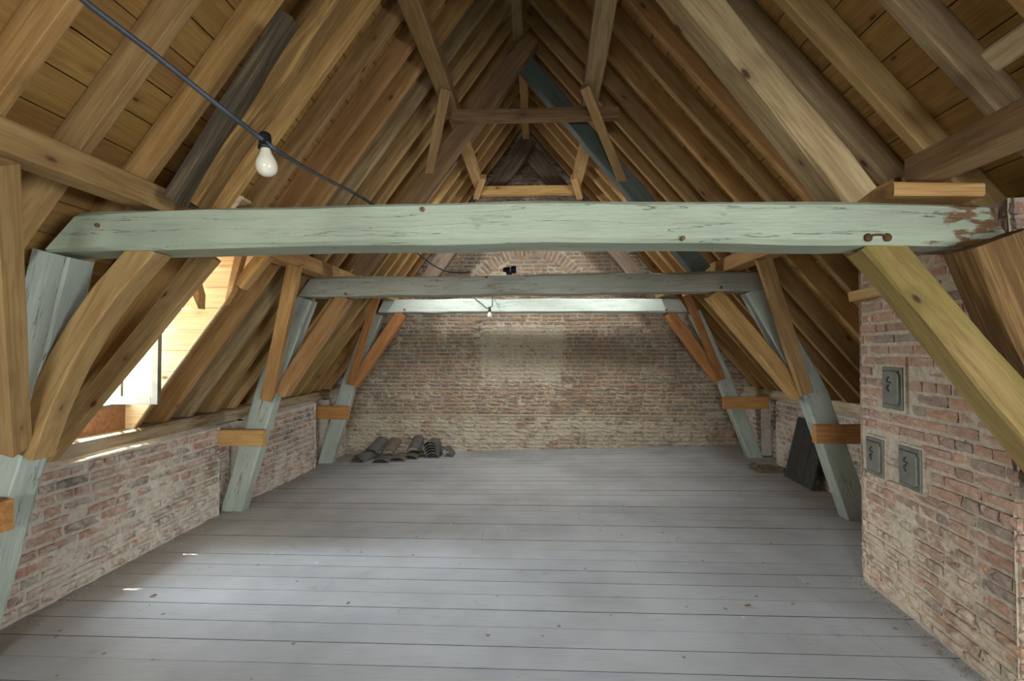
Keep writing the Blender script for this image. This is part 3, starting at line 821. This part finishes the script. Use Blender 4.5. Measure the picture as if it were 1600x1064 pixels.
def ub(p0, Ya, p1, Yb, label, mat=PINE):
    a, b = W(*p0, Ya), W(*p1, Yb)
    o = timber('purlin_brace', [a, b], 0.085, 0.08, mat, side=(1, 0, 0), wob=0.003, ch=0.004)
    return setp(o, label, 'brace', 'slanting braces under the upper purlins')
ub((697, 138), 4.2, (669, 282), 4.72, 'pine brace under the left upper purlin beside the brown collar beam')
ub((913, 136), 4.2, (973, 284), 4.78, 'pine brace under the right upper purlin beside the green principal rafter')
ub((755, 276), 6.5, (744, 308), 6.95, 'small pine brace left of the gable triangle')
ub((896, 276), 6.5, (906, 308), 6.95, 'small pine brace right of the gable triangle')
def ridge(ya, yb, x, z, label, mat=PINE_GREY):
    o = timber('ridge_beam', [(x, ya, z), (x+0.02, yb, z)], 0.10, 0.14, mat, side=(1, 0, 0), wob=0.004, ch=0.006, seg=10)
    return setp(o, label, 'beam', 'ridge beams')
ridge(YF, 2.5, -0.13, 4.76, 'ridge beam overhead in front of the nearest frame')
ridge(2.52, 4.74, -0.15, 4.76, 'grey ridge beam ending at the green rafter apex')
ridge(4.76, YB, -0.10, 4.76, 'pine ridge beam running back to the brick gable', PINE)
# wall plates
for side, Xc, zc, lab in ((-1, -3.17, 0.915, 'limewashed timber wall plate on the left brick wall below the dormer'), (1, 3.43, 0.965, 'worn timber wall plate on the right brick wall')):
    o = timber('wall_plate', [(Xc, YF+0.02, zc), (Xc, YB-0.02, zc)], 0.17, 0.13, PLATE, side=(1, 0, 0), wob=0.008, ch=0.015, seg=30)
    setp(o, lab, 'wall plate')

# ------------------------------------------------------------------ dormer on the left slope
dorm = empty('window_1', (-3.4, 3.38, 1.0)); setp(dorm, kind='structure')
def dpart(o): o.parent = dorm; o.matrix_parent_inverse = Matrix.Translation((3.4, -3.38, -1.0)); return o
XW = -3.50; SIL = 1.02; HEAD = 2.36
def slope_x(z): return xl(z)
bh = 0.165; z = 0.93; k = 0
while z < 2.62:
    z1 = min(z+bh, 2.62)
    for (yc, yd) in ((DY1-0.028, DY1-0.006), (DY0-0.026, DY0-0.004)):
        xa = XW-0.1; a0 = slope_x(z)+0.02; a1 = slope_x(z1)+0.02
        dpart(prism('cheek_board', [(xa, z+0.003), (a0, z+0.003), (a1, z1), (xa, z1)], yc, yd, BOARD_PALE))
    z = z1; k += 1
for kx in range(8):                        # ceiling boards of the dormer, along Y
    x1 = -2.02-kx*0.18; x0 = x1-0.176; zz = lambda x: 2.66+(x+1.95)*0.16
    V = [(x0, DY0-.03, zz(x0)), (x1, DY0-.03, zz(x1)), (x1, DY1+.03, zz(x1)), (x0, DY1+.03, zz(x0))]
    V += [(a, b, c+0.02) for a, b, c in V]
    dpart(mesh_obj('soffit_board', V, [(3, 2, 1, 0), (4, 5, 6, 7), (0, 1, 5, 4), (1, 2, 6, 5), (2, 3, 7, 6), (3, 0, 4, 7)], BOARD_PALE))
dpart(boxmesh('roof_sheet', (-3.56, DY0-.06, 2.74), (-2.06, DY1+.06, 2.80), OLD_DARK))
dpart(boxmesh('apron_board', (-3.215, DY0-.0, 0.97), (-3.19, DY1-.03, 1.165), RED_BOARD))
dpart(boxmesh('window_sill', (XW-0.06, DY0, 1.165), (-3.18, DY1-.03, 1.185), SASH, bev=0.003))
dpart(boxmesh('window_apron', (XW-0.05, DY0, 0.6), (XW, DY1, 1.165), OLD_DARK))
dpart(boxmesh('window_head', (XW-0.05, DY0, HEAD-0.06), (XW+0.03, DY1, 2.74), SASH))
dpart(boxmesh('window_post', (XW-0.05, DY0, SIL+0.16), (XW+0.02, DY0+0.05, HEAD-0.06), SASH))
dpart(boxmesh('window_post', (XW-0.05, DY1-0.05, SIL+0.16), (XW+0.02, DY1, HEAD-0.06), SASH))
# header across the opening and the boards hanging from it
o = timber('dormer_header', [(xl(DTOP)-0.03, DY0-0.02, DTOP+0.10), (xl(DTOP)-0.03, DY1+0.02, DTOP+0.10)], 0.07, 0.13, PINE_FRESH, side=(1, 0, 0)); setp(o, 'short pine header above the dormer opening', 'header')
def wedge(pxs, Y, t, lab):
    P = [W(x, y_, Y) for x, y_ in pxs]
    o = prism('dormer_bracket', [(p.x, p.z) for p in P], Y-t/2, Y+t/2, PINE_FRESH)
    return setp(o, lab, 'bracket', 'tapered pine brackets in the dormer')
wedge([(283, 405), (300, 405), (316, 460), (315, 483)], 3.30, 0.07, 'small tapered pine bracket hanging in the middle of the dormer')
wedge([(372, 392), (384, 394), (366, 455), (354, 477)], 3.56, 0.06, 'tapered pine bracket at the right side of the dormer')
o = timber('rafter_stub', [W(376, 447, 3.60), W(418, 396, 3.60)], 0.09, 0.09, PINE_FRESH, wob=0.002); setp(o, 'square-ended pine rafter stub at the upper right of the dormer', 'stub')
# jamb rafters doubled either side are in the rafter list; extra inner strut left of the dormer
o = timber('dormer_strut', [W(72, 712, 2.88), W(330, 398, 2.88)], 0.07, 0.12, PINE, wob=0.004); setp(o, 'pine strut between the wide left brace and the dormer', 'strut')
# open casement swung inward, facing the camera
YC = 3.52
cr_ = W(249, 632, YC); cl_x = cr_.x-0.60; cz0 = cr_.z; cz1 = cz0+1.02
case = empty('casement', (cl_x, YC, cz0)); setp(case, 'white painted casement window standing open inside the dormer', 'window')
def cpart(name, x0, x1, z0, z1, t=0.036, mat=SASH, yo=0):
    o = boxmesh(name, (x0-cl_x, -t/2+yo, z0-cz0), (x1-cl_x, t/2+yo, z1-cz0), mat, case, bev=0.003); return o
sw = 0.052
cpart('stile', cl_x, cl_x+sw, cz0, cz1); cpart('stile', cr_.x-sw, cr_.x, cz0, cz1)
cpart('bottom_rail', cl_x+sw, cr_.x-sw, cz0, cz0+sw+0.01); cpart('top_rail', cl_x+sw, cr_.x-sw, cz1-sw, cz1)
ph = (cz1-sw-(cz0+sw+.01))/3; xm = (cl_x+cr_.x)/2
cpart('glazing_bar', xm-0.009, xm+0.009, cz0+sw+.01, cz1-sw, 0.024)
for k in (1, 2): cpart('glazing_bar', cl_x+sw, cr_.x-sw, cz0+sw+.01+ph*k-.009, cz0+sw+.01+ph*k+.009, 0.022)
for a, b in ((cl_x+sw, xm-.009), (xm+.009, cr_.x-sw)):
    for k in range(3): cpart('pane', a, b, cz0+sw+.01+ph*k+.009*(k > 0), cz0+sw+.01+ph*(k+1)-.009*(k < 2), 0.003, GLASS)
# little lap of plaster below the casement
# ------------------------------------------------------------------ chimney stack on the right
CX0, CX1, CY0, CY1 = W(1591, 900, 2.25).x, W(1345, 700, 3.47).x, 2.25, 3.47      # face x at near and far end
chim = empty('chimney', (2.6, 2.8, 0)); setp(chim, 'square brick chimney stack at the right with three iron soot doors', 'chimney')
CI = Matrix.Translation((-2.6, -2.8, 0))
fdir = Vector((CX1-CX0, CY1-CY0, 0)); FL = fdir.length; fdir.normalize()
fn = Vector((-fdir.y, fdir.x, 0))                  # toward the room (-X)
cw = Wall(chim, CHIM[0])
class Off(Wall): pass
zc_top = 2.29
def ctop(P): return zc_top
holder = chim
s0 = mortar_sheet('mortar_bed', (CX0, CY0, 0), fn, FL, -0.02, zc_top, CHIM[1], chim, amp=0.008); s0.matrix_parent_inverse = CI
s1 = mortar_sheet('mortar_bed', (3.3, CY0, 0), (0, -1, 0), 3.3-CX0, -0.02, zc_top, CHIM[1], chim, amp=0.008); s1.matrix_parent_inverse = CI
V = [(CX1, CY1, -.02), (3.3, CY1, -.02), (3.3, CY1, zc_top), (CX1, CY1, zc_top)]
s2 = mesh_obj('mortar_bed', V, [(0, 1, 2, 3)], CHIM[1], chim); s2.matrix_parent_inverse = CI
doors = [((1381.4, 573.4), (1412.4, 573.4), (1413.4, 641.7), (1382.4, 637.5)),
         ((1355.5, 681), (1382.4, 688), (1383.4, 748), (1357.6, 739)),
         ((1407, 694.4), (1442.4, 704.8), (1442.4, 773), (1408.2, 756.4))]
def onface(px, py):
    r = ray(px, py); n = fn; o = Vector((CX0, CY0, 0)); t = (o-CAM).dot(n)/r.dot(n); return CAM+r*t
DR = []
for q in doors:
    P = [onface(*a) for a in q]
    t0 = sorted([(p-Vector((CX0, CY0, 0))).dot(fdir) for p in P]); zz = sorted(p.z for p in P)
    DR.append(((t0[0]+t0[1])/2, (t0[2]+t0[3])/2, (zz[0]+zz[1])/2, (zz[2]+zz[3])/2))
def nodoor(P):
    t = (P-Vector((CX0, CY0, 0))).dot(fdir)
    if P.z > zc_top: return False
    for a, b, c, d in DR:
        if a-0.03 < t < b+0.03 and c-0.02 < P.z < d+0.02: return False
    return True
cw.face(Vector((CX0, CY0, 0.0))-fdir*0.012, fn, FL+0.012, 0, zc_top, 0.071, 0.235, keep=nodoor, seed=5, depth=0.022, joint=0.014)
cw.face((3.3, CY0, 0.0), (0, -1, 0), 3.3-CX0, 0, zc_top, 0.071, 0.235, seed=6, depth=0.022, joint=0.014)
# end bricks closing the far corner
cw.face((CX1+0.11, CY1, 0.0), (0, 1, 0), 0.0001, 0, 0.1, 0.071, 0.2, seed=8)
# items are in world space, so shift them into the chimney's frame
cw.items = [(it[0],)+it[1:] for it in cw.items]
before = set(o.name for o in bpy.data.objects); cw.build(limit=300)
for o in bpy.data.objects:
    if o.name not in before: o.matrix_parent_inverse = CI
for (a, b, c, d), lab in zip(DR, ('upper', 'left', 'right')):
    w_, h_ = b-a, d-c
    # local frame: X along -fdir.. u = fn x z = fdir ; Y = fn ; Z up
    M = Matrix(((*fdir, 0), (*fn, 0), (0, 0, 1, 0), (0, 0, 0, 1))).transposed(); M.translation = Vector((CX0, CY0, 0))+fdir*a+Vector((0, 0, c))
    fr = boxmesh('soot_door', (0, -0.02, 0), (w_, 0.014, h_), IRON, chim, M=M, bev=0.004); fr.matrix_parent_inverse = CI
    fr['label'] = 'grey iron soot door, the %s one of three' % lab
    fr2 = boxmesh('door_leaf', (w_*0.16, 0.014, h_*0.12), (w_*0.90, 0.024, h_*0.90), IRON, fr, bev=0.004)
    boxmesh('leaf_gap', (w_*0.13, 0.0135, h_*0.105), (w_*0.93, 0.0165, h_*0.915), IRON_DK, fr)
    boxmesh('hinge', (w_*0.06, 0.014, h_*0.15), (w_*0.13, 0.03, h_*0.85), IRON, fr, bev=0.004)
    # raised mark: angled stroke above a crescent
    cx, cz = w_*0.56, h_*0.60; s = h_*0.10
    # u points away from the camera, so the picture's right is -u
    pts = [(cx-1.1*s*0.8, cz+0.25*s), (cx-0.1*s, cz+0.35*s), (cx+0.75*s*0.8, cz+0.55*s), (cx+0.35*s*.8, cz+1.35*s), (cx-0.3*s, cz+1.6*s)]
    tube('raised_mark', [(x, 0.026, z_) for x, z_ in pts], s*0.17, IRON_DK, fr, n=6, res=3)
    pts = [(cx-0.2*s, cz-1.75*s), (cx+0.2*s, cz-1.5*s), (cx+0.5*s, cz-0.85*s), (cx+0.25*s, cz-0.4*s), (cx-0.25*s, cz-0.45*s)]
    tube('raised_mark', [(x, 0.026, z_) for x, z_ in pts], s*0.22, IRON_DK, fr, n=6, res=3)
# mortar surround of the doors
    so_ = boxmesh('mortar_collar', (-0.016, -0.02, -0.016), (w_+0.016, 0.003, h_+0.016), CHIM[1], fr)
o = timber('trimmer', [W(1334, 464, 3.42), W(1500, 426, 2.75)], 0.07, 0.085, PINE, side=(0, 0, 1), wob=0.003); setp(o, 'pine trimmer lying along the top of the chimney face', 'timber')
o = timber('short_strut', [W(1550, 92, 1.75), W(1640, 30, 1.60)], 0.07, 0.09, PINE_GREY, wob=0.003); setp(o, 'pale weathered strut end in the top right corner', 'timber')

# ------------------------------------------------------------------ iron pins on the nearest beam
pin = empty('iron_staple', W(1372, 371, 2.185)); setp(pin, 'rusty iron staple with two round heads on the nearest tie beam', 'staple')
RUST = plain('rusty_iron', srgb(92, 66, 34), 0.8, 0.2, 0.3)
for dx in (-0.042, 0.042):
    lathe('pin_head', [(0.004, -0.01), (0.017, -0.008), (0.019, 0.0), (0.012, 0.006), (0.003, 0.008)], RUST, pin, M=Matrix.Translation((dx, 0, 0)) @ Matrix.Rotation(math.pi/2, 4, 'X'), n=14)
tube('staple_bar', [(-0.042, 0.0, 0.006), (0, -0.004, 0.012), (0.042, 0.0, 0.006)], 0.005, RUST, pin, n=6, res=3)

# ------------------------------------------------------------------ cables, bulbs, spotlight
cab = tube('electric_cable', [W(90, -40, 0.95), W(130, 0, 1.0), W(250, 92, 1.13), W(345, 168, 1.24), W(405, 214, 1.34), W(440, 240, 1.40), W(500, 275, 1.75), W(556, 303, 2.17), Vector((W(580, 303, 2.3).x, 2.3, 2.312)), Vector((W(598, 303, 2.42).x, 2.43, 2.30)), W(640, 383, 3.9), W(672, 411, 4.3), W(702, 425, 4.60), W(735, 425, 4.66)], 0.0072, BLACK)
setp(cab, 'dark rubber cable slung from the top left over the tie beams', 'cable')
bp = W(414, 216, 1.36)
bulb = empty('light_bulb', bp); setp(bulb, 'large opal light bulb in a black socket on the slung cable', 'light bulb')
def bulb_parts(root, s=1.0, tilt=0.0):
    M = Matrix.Rotation(tilt, 4, 'Y') @ Matrix.Scale(s, 4)
    lathe('socket', [(0.012, 0.016), (0.0165, 0.010), (0.0175, 0), (0.0178, -0.022), (0.0205, -0.024), (0.0205, -0.031), (0.017, -0.032)], SOCKET, root, M=M, n=20)
    lathe('bulb_glass', [(0.0135, -0.030), (0.0140, -0.036), (0.0165, -0.045), (0.022, -0.056), (0.0275, -0.068), (0.0298, -0.080), (0.0285, -0.092), (0.023, -0.103), (0.014, -0.110), (0.004, -0.1125)], BULB, root, M=M, n=28)
bulb_parts(bulb, 1.0, -0.07)
b2 = empty('light_bulb', W(765, 483, 6.72)); setp(b2, 'small far light bulb hanging below the whitish green tie beam', 'light bulb')
bulb_parts(b2, 1.15)
c2 = tube('electric_cable', [W(742, 467, 6.84), W(752, 474, 6.78), W(760, 481, 6.73), W(765, 480, 6.72), W(769, 478, 6.75), W(769.5, 466, 6.84), W(769, 463.5, 6.95)], 0.007, BLACK)
setp(c2, 'short black cable loop holding the far light bulb', 'cable')
sp = empty('spotlight', W(799, 424, 4.68)); sp.location.z = 2.335
setp(sp, 'small black spotlight with a bright front sitting on the middle tie beam', 'spotlight')
RX90 = Matrix.Rotation(math.pi/2, 4, 'Y')
lathe('spot_body', [(0.010, -0.085), (0.022, -0.078), (0.026, -0.05), (0.030, -0.018), (0.031, -0.012)], SOCKET, sp, M=Matrix.Translation((0, 0, 0.045)) @ RX90, n=20)
lathe('spot_head', [(0.028, -0.006), (0.036, 0.0), (0.038, 0.045), (0.034, 0.046)], SOCKET, sp, M=Matrix.Translation((0, 0, 0.045)) @ RX90, n=20)
lathe('spot_lens', [(0.032, 0.047), (0.030, 0.053), (0.010, 0.057)], plain('white_lens', srgb(235, 235, 230), 0.2), sp, M=Matrix.Translation((0, 0, 0.045)) @ RX90, n=20)
boxmesh('spot_foot', (-0.05, -0.02, -0.004), (0.005, 0.02, 0.022), SOCKET, sp, bev=0.003)

# ------------------------------------------------------------------ roof tiles by the gable
def tile(loc, yaw, tilt, mat, lab, r=0.105, L=0.36, group='stacked old roof tiles', roll=0.0, flat=0.85):
    V, F = [], []; n = 12; t = 0.014; m = 4
    for k in range(m+1):
        y_ = L*k/m; rr = r*(1-0.10*k/m)
        for j in range(n+1):
            a = math.pi*j/n; V.append((rr*math.cos(a), y_, rr*flat*math.sin(a)))
        for j in range(n+1):
            a = math.pi*j/n; V.append(((rr-t)*math.cos(a), y_, (rr-t)*flat*math.sin(a)))
    q = 2*(n+1)
    for k in range(m):
        for j in range(n):
            a = k*q+j; F.append((a, a+1, a+q+1, a+q)); b = a+n+1; F.append((b, b+q, b+q+1, b+1))
        F.append((k*q, k*q+q, k*q+q+n+1, k*q+n+1)); F.append((k*q+n, k*q+2*n+1, k*q+q+2*n+1, k*q+q+n))
    for e in (0, m):
        for j in range(n):
            a = e*q+j; f = (a, a+n+1, a+n+2, a+1); F.append(f if e == 0 else f[::-1])
    M = Matrix.Translation(loc) @ Matrix.Rotation(yaw, 4, 'Z') @ Matrix.Rotation(tilt, 4, 'X') @ Matrix.Rotation(roll, 4, 'Y')
    o = mesh_obj('roof_tile', V, F, mat, None, M=M); return setp(o, lab, 'roof tile', group)
def fl(px, py, dz=0.0):
    p = W(px, py, 7.0)
    for _ in range(6):
        z_ = floor_z(p.x, p.y); p = WZ(px, py, z_)
    p.z += dz; return p
tz = 0.012
p = fl(558, 723)
for k in range(2): tile(p+Vector((0.004*k, 0.02*k, 0.002+0.022*k)), -0.22, 0.02, TILE if k else TILE_W, ('lower', 'upper')[k]+' of the two nested tiles at the left front of the tile heap')
tile(p+Vector((0.10, 0.30, 0.075)), -0.20, 0.32, TILE, 'roof tile propped behind the nested pair at the left of the heap', L=0.38)
p = fl(594, 724)
tile(p+Vector((0, 0, 0.002)), -0.06, 0.0, TILE, 'flat-lying roof tile second from left at the heap front', r=0.125, flat=0.5)
tile(p+Vector((0.02, 0.27, 0.075)), -0.05, 0.30, TILE_W, 'brownish roof tile leaning at the wall above the second row', L=0.38)
p = fl(619, 722)
tile(p+Vector((0, 0.02, 0.002)), 0.03, 0.0, TILE_W, 'flat-lying roof tile third from left at the heap front', r=0.125, flat=0.5)
p = fl(639, 718)
tile(p+Vector((0.0, 0.0, 0.002)), 0.02, 0.0, TILE, 'low roof tile in front of the pale leaning one', r=0.125, flat=0.5)
tile(p+Vector((0.02, 0.18, 0.085)), 0.0, 0.34, TILE, 'pale grey roof tile leaning at the wall in the middle of the heap', r=0.10, L=0.36)
p = fl(676, 716)
for k in range(5):
    tile(p+Vector((-0.012*k, 0.012*k, 0.002+0.036*k)), 0.0, 0.0, TILE, '%s tile from the floor in the nested stack at the right of the heap' % ORD[k+1], r=0.100+0.004*k, L=0.33, flat=0.9)
tile(p+Vector((0.24, 0.05, 0.008)), 0.0, 0.0, TILE, 'roof tile standing against the right side of the nested stack', r=0.16, L=0.30, roll=0.95, flat=0.30)
tile(p+Vector((-0.20, 0.10, 0.004)), 0.3, 0.0, TILE_W, 'small dark roof tile lying between the stack and the leaning tile', r=0.07, L=0.22, flat=0.5)

# ------------------------------------------------------------------ dark shutter and sack on the right
sh = empty('plank_shutter', (3.10, 5.5, floor_z(3.1, 5.5))); setp(sh, 'dark grey plank shutter leaning against the right brick wall', 'shutter')
lean = 0.24
for k in range(3):
    M = Matrix.Translation((0, 0.195*k, floor_z(3.1, 5.5+0.195*k)-floor_z(3.1, 5.5)-0.0)) @ Matrix.Rotation(lean, 4, 'Y')
    boxmesh('plank', (0.0, 0.002, 0.012), (0.035, 0.192, 0.80-0.02*k), DARKWOOD, sh, M=M, bev=0.004)
for zz in (0.14, 0.62):
    boxmesh('ledge', (0.035, 0.02, zz), (0.075, 0.56, zz+0.09), DARKWOOD, sh, M=Matrix.Rotation(lean, 4, 'Y'), bev=0.004)
sk = empty('sack', fl(1212, 739)); setp(sk, 'folded brown cloth sack on the floor next to the dark shutter', 'sack')
V, F = [], []; nx, ny = 14, 10
for k in range(ny+1):
    for m in range(nx+1):
        x = -0.22+0.44*m/nx; y_ = 0.30*k/ny; e = min(m, nx-m, k, ny-k)
        zz = 0.006+0.05*min(1, e/2.0)*(0.7+0.6*noise.noise(Vector((x*6, y_*7, 2))))
        if m < 3: zz += 0.035*abs(math.sin(k*0.9))
        V.append((x+noise.noise(Vector((y_*8, x*3, 1)))*0.03, y_+noise.noise(Vector((x*7, y_, 4)))*0.04, zz))
for k in range(ny):
    for m in range(nx): a = k*(nx+1)+m; F.append((a, a+1, a+nx+2, a+nx+1))
mesh_obj('sack_cloth', V, F, CLOTH, sk, smooth=True)

# ------------------------------------------------------------------ litter
def leaf(px, py, s, yaw, lab):
    p = fl(px, py, 0.004); V = [(0, 0, 0), (0.4, 0.18, 0.12), (1, 0.05, 0.28), (1.3, -0.02, 0.1), (0.9, -0.25, 0.22), (0.35, -0.22, 0.16), (0.6, 0, 0.04)]
    F = [(0, 6, 1), (1, 6, 2), (2, 6, 3), (3, 6, 4), (4, 6, 5), (5, 6, 0)]
    o = mesh_obj('dead_leaf', [Vector(v)*s for v in V], F, LEAF, M=Matrix.Translation(p) @ Matrix.Rotation(yaw, 4, 'Z'))
    md = o.modifiers.new('thickness', 'SOLIDIFY'); md.thickness = 0.0015
    setp(o, lab, 'leaf', 'dead leaves on the floor')
leaf(233, 933, 0.035, 0.4, 'curled brown leaf on the floor at the lower left')
leaf(541, 945, 0.022, 1.0, 'small dark leaf on the floor left of the middle')
leaf(1163, 948, 0.035, 0.1, 'curled brown leaf on the floor at the lower right')
leaf(233, 947, 0.010, 2.0, 'tiny leaf crumb just below the curled leaf at lower left')
leaf(462, 910, 0.014, 0.7, 'tiny dark leaf on the boards between the two left posts')
V, F = [], []
def crumb(x, y_, s):
    k = len(V); z_ = floor_z(x, y_)+0.001
    for a, b, c in ((-1, -.8, 0), (1, -.6, 0), (.2, 1, 0), (.1, 0, 1)): V.append((x+a*s, y_+b*s, z_+c*s))
    F.extend([(k, k+1, k+3), (k+1, k+2, k+3), (k+2, k, k+3), (k+2, k+1, k)])
for _ in range(1300):
    r = R.random(); y_ = R.uniform(1.2, 7.65)
    if r < 0.4: crumb(XL+0.02+abs(R.gauss(0, 0.06)), y_, R.uniform(.002, .009))
    elif r < 0.6: crumb(XR-0.02-abs(R.gauss(0, 0.06)), R.uniform(4.6, 7.6), R.uniform(.002, .009))
    elif r < 0.8:
        y_ = R.uniform(2.2, 3.5); crumb(CX0+(CX1-CX0)*(y_-CY0)/(CY1-CY0)-0.01-abs(R.gauss(0, 0.04)), y_, R.uniform(.002, .008))
    elif r < 0.9: crumb(R.uniform(-2.9, 3.1), YB-0.06-abs(R.gauss(0, .05)), R.uniform(.003, .01))
    else: crumb(R.uniform(-2.9, 2.2), R.uniform(1.6, 6), R.uniform(.001, .004))
o = mesh_obj('rubble', V, F, plain('mortar_crumbs', srgb(150, 138, 120), 0.95)); setp(o, 'crumbs of mortar and grit scattered along the wall bases', 'debris', kind='stuff')

# ------------------------------------------------------------------ frames added around the two unseen fill lamps in the rear bay
for k, (cpt, side) in enumerate(((REAR_FILL_A, 1), (REAR_FILL_B, -1))):
    sl = SR if side > 0 else SL
    w2 = empty('window_%d' % (k+2), cpt); setp(w2, kind='structure')  # holds only the frame of an added lamp, no opening in the boards
    dwn = Vector((side, 0, -sl)).normalized(); nn = (nR if side > 0 else nL)
    M = Matrix(((0, 1, 0, 0), (*dwn, 0), (*Vector((0, 1, 0)).cross(dwn), 0), (0, 0, 0, 1))).transposed()
    for lo, hi in (((-.22, -.25, -.02), (-.18, .25, .02)), ((.18, -.25, -.02), (.22, .25, .02)), ((-.18, -.25, -.02), (.18, -.21, .02)), ((-.18, .21, -.02), (.18, .25, .02))):
        boxmesh('window_frame', lo, hi, PINE, w2, M=M)
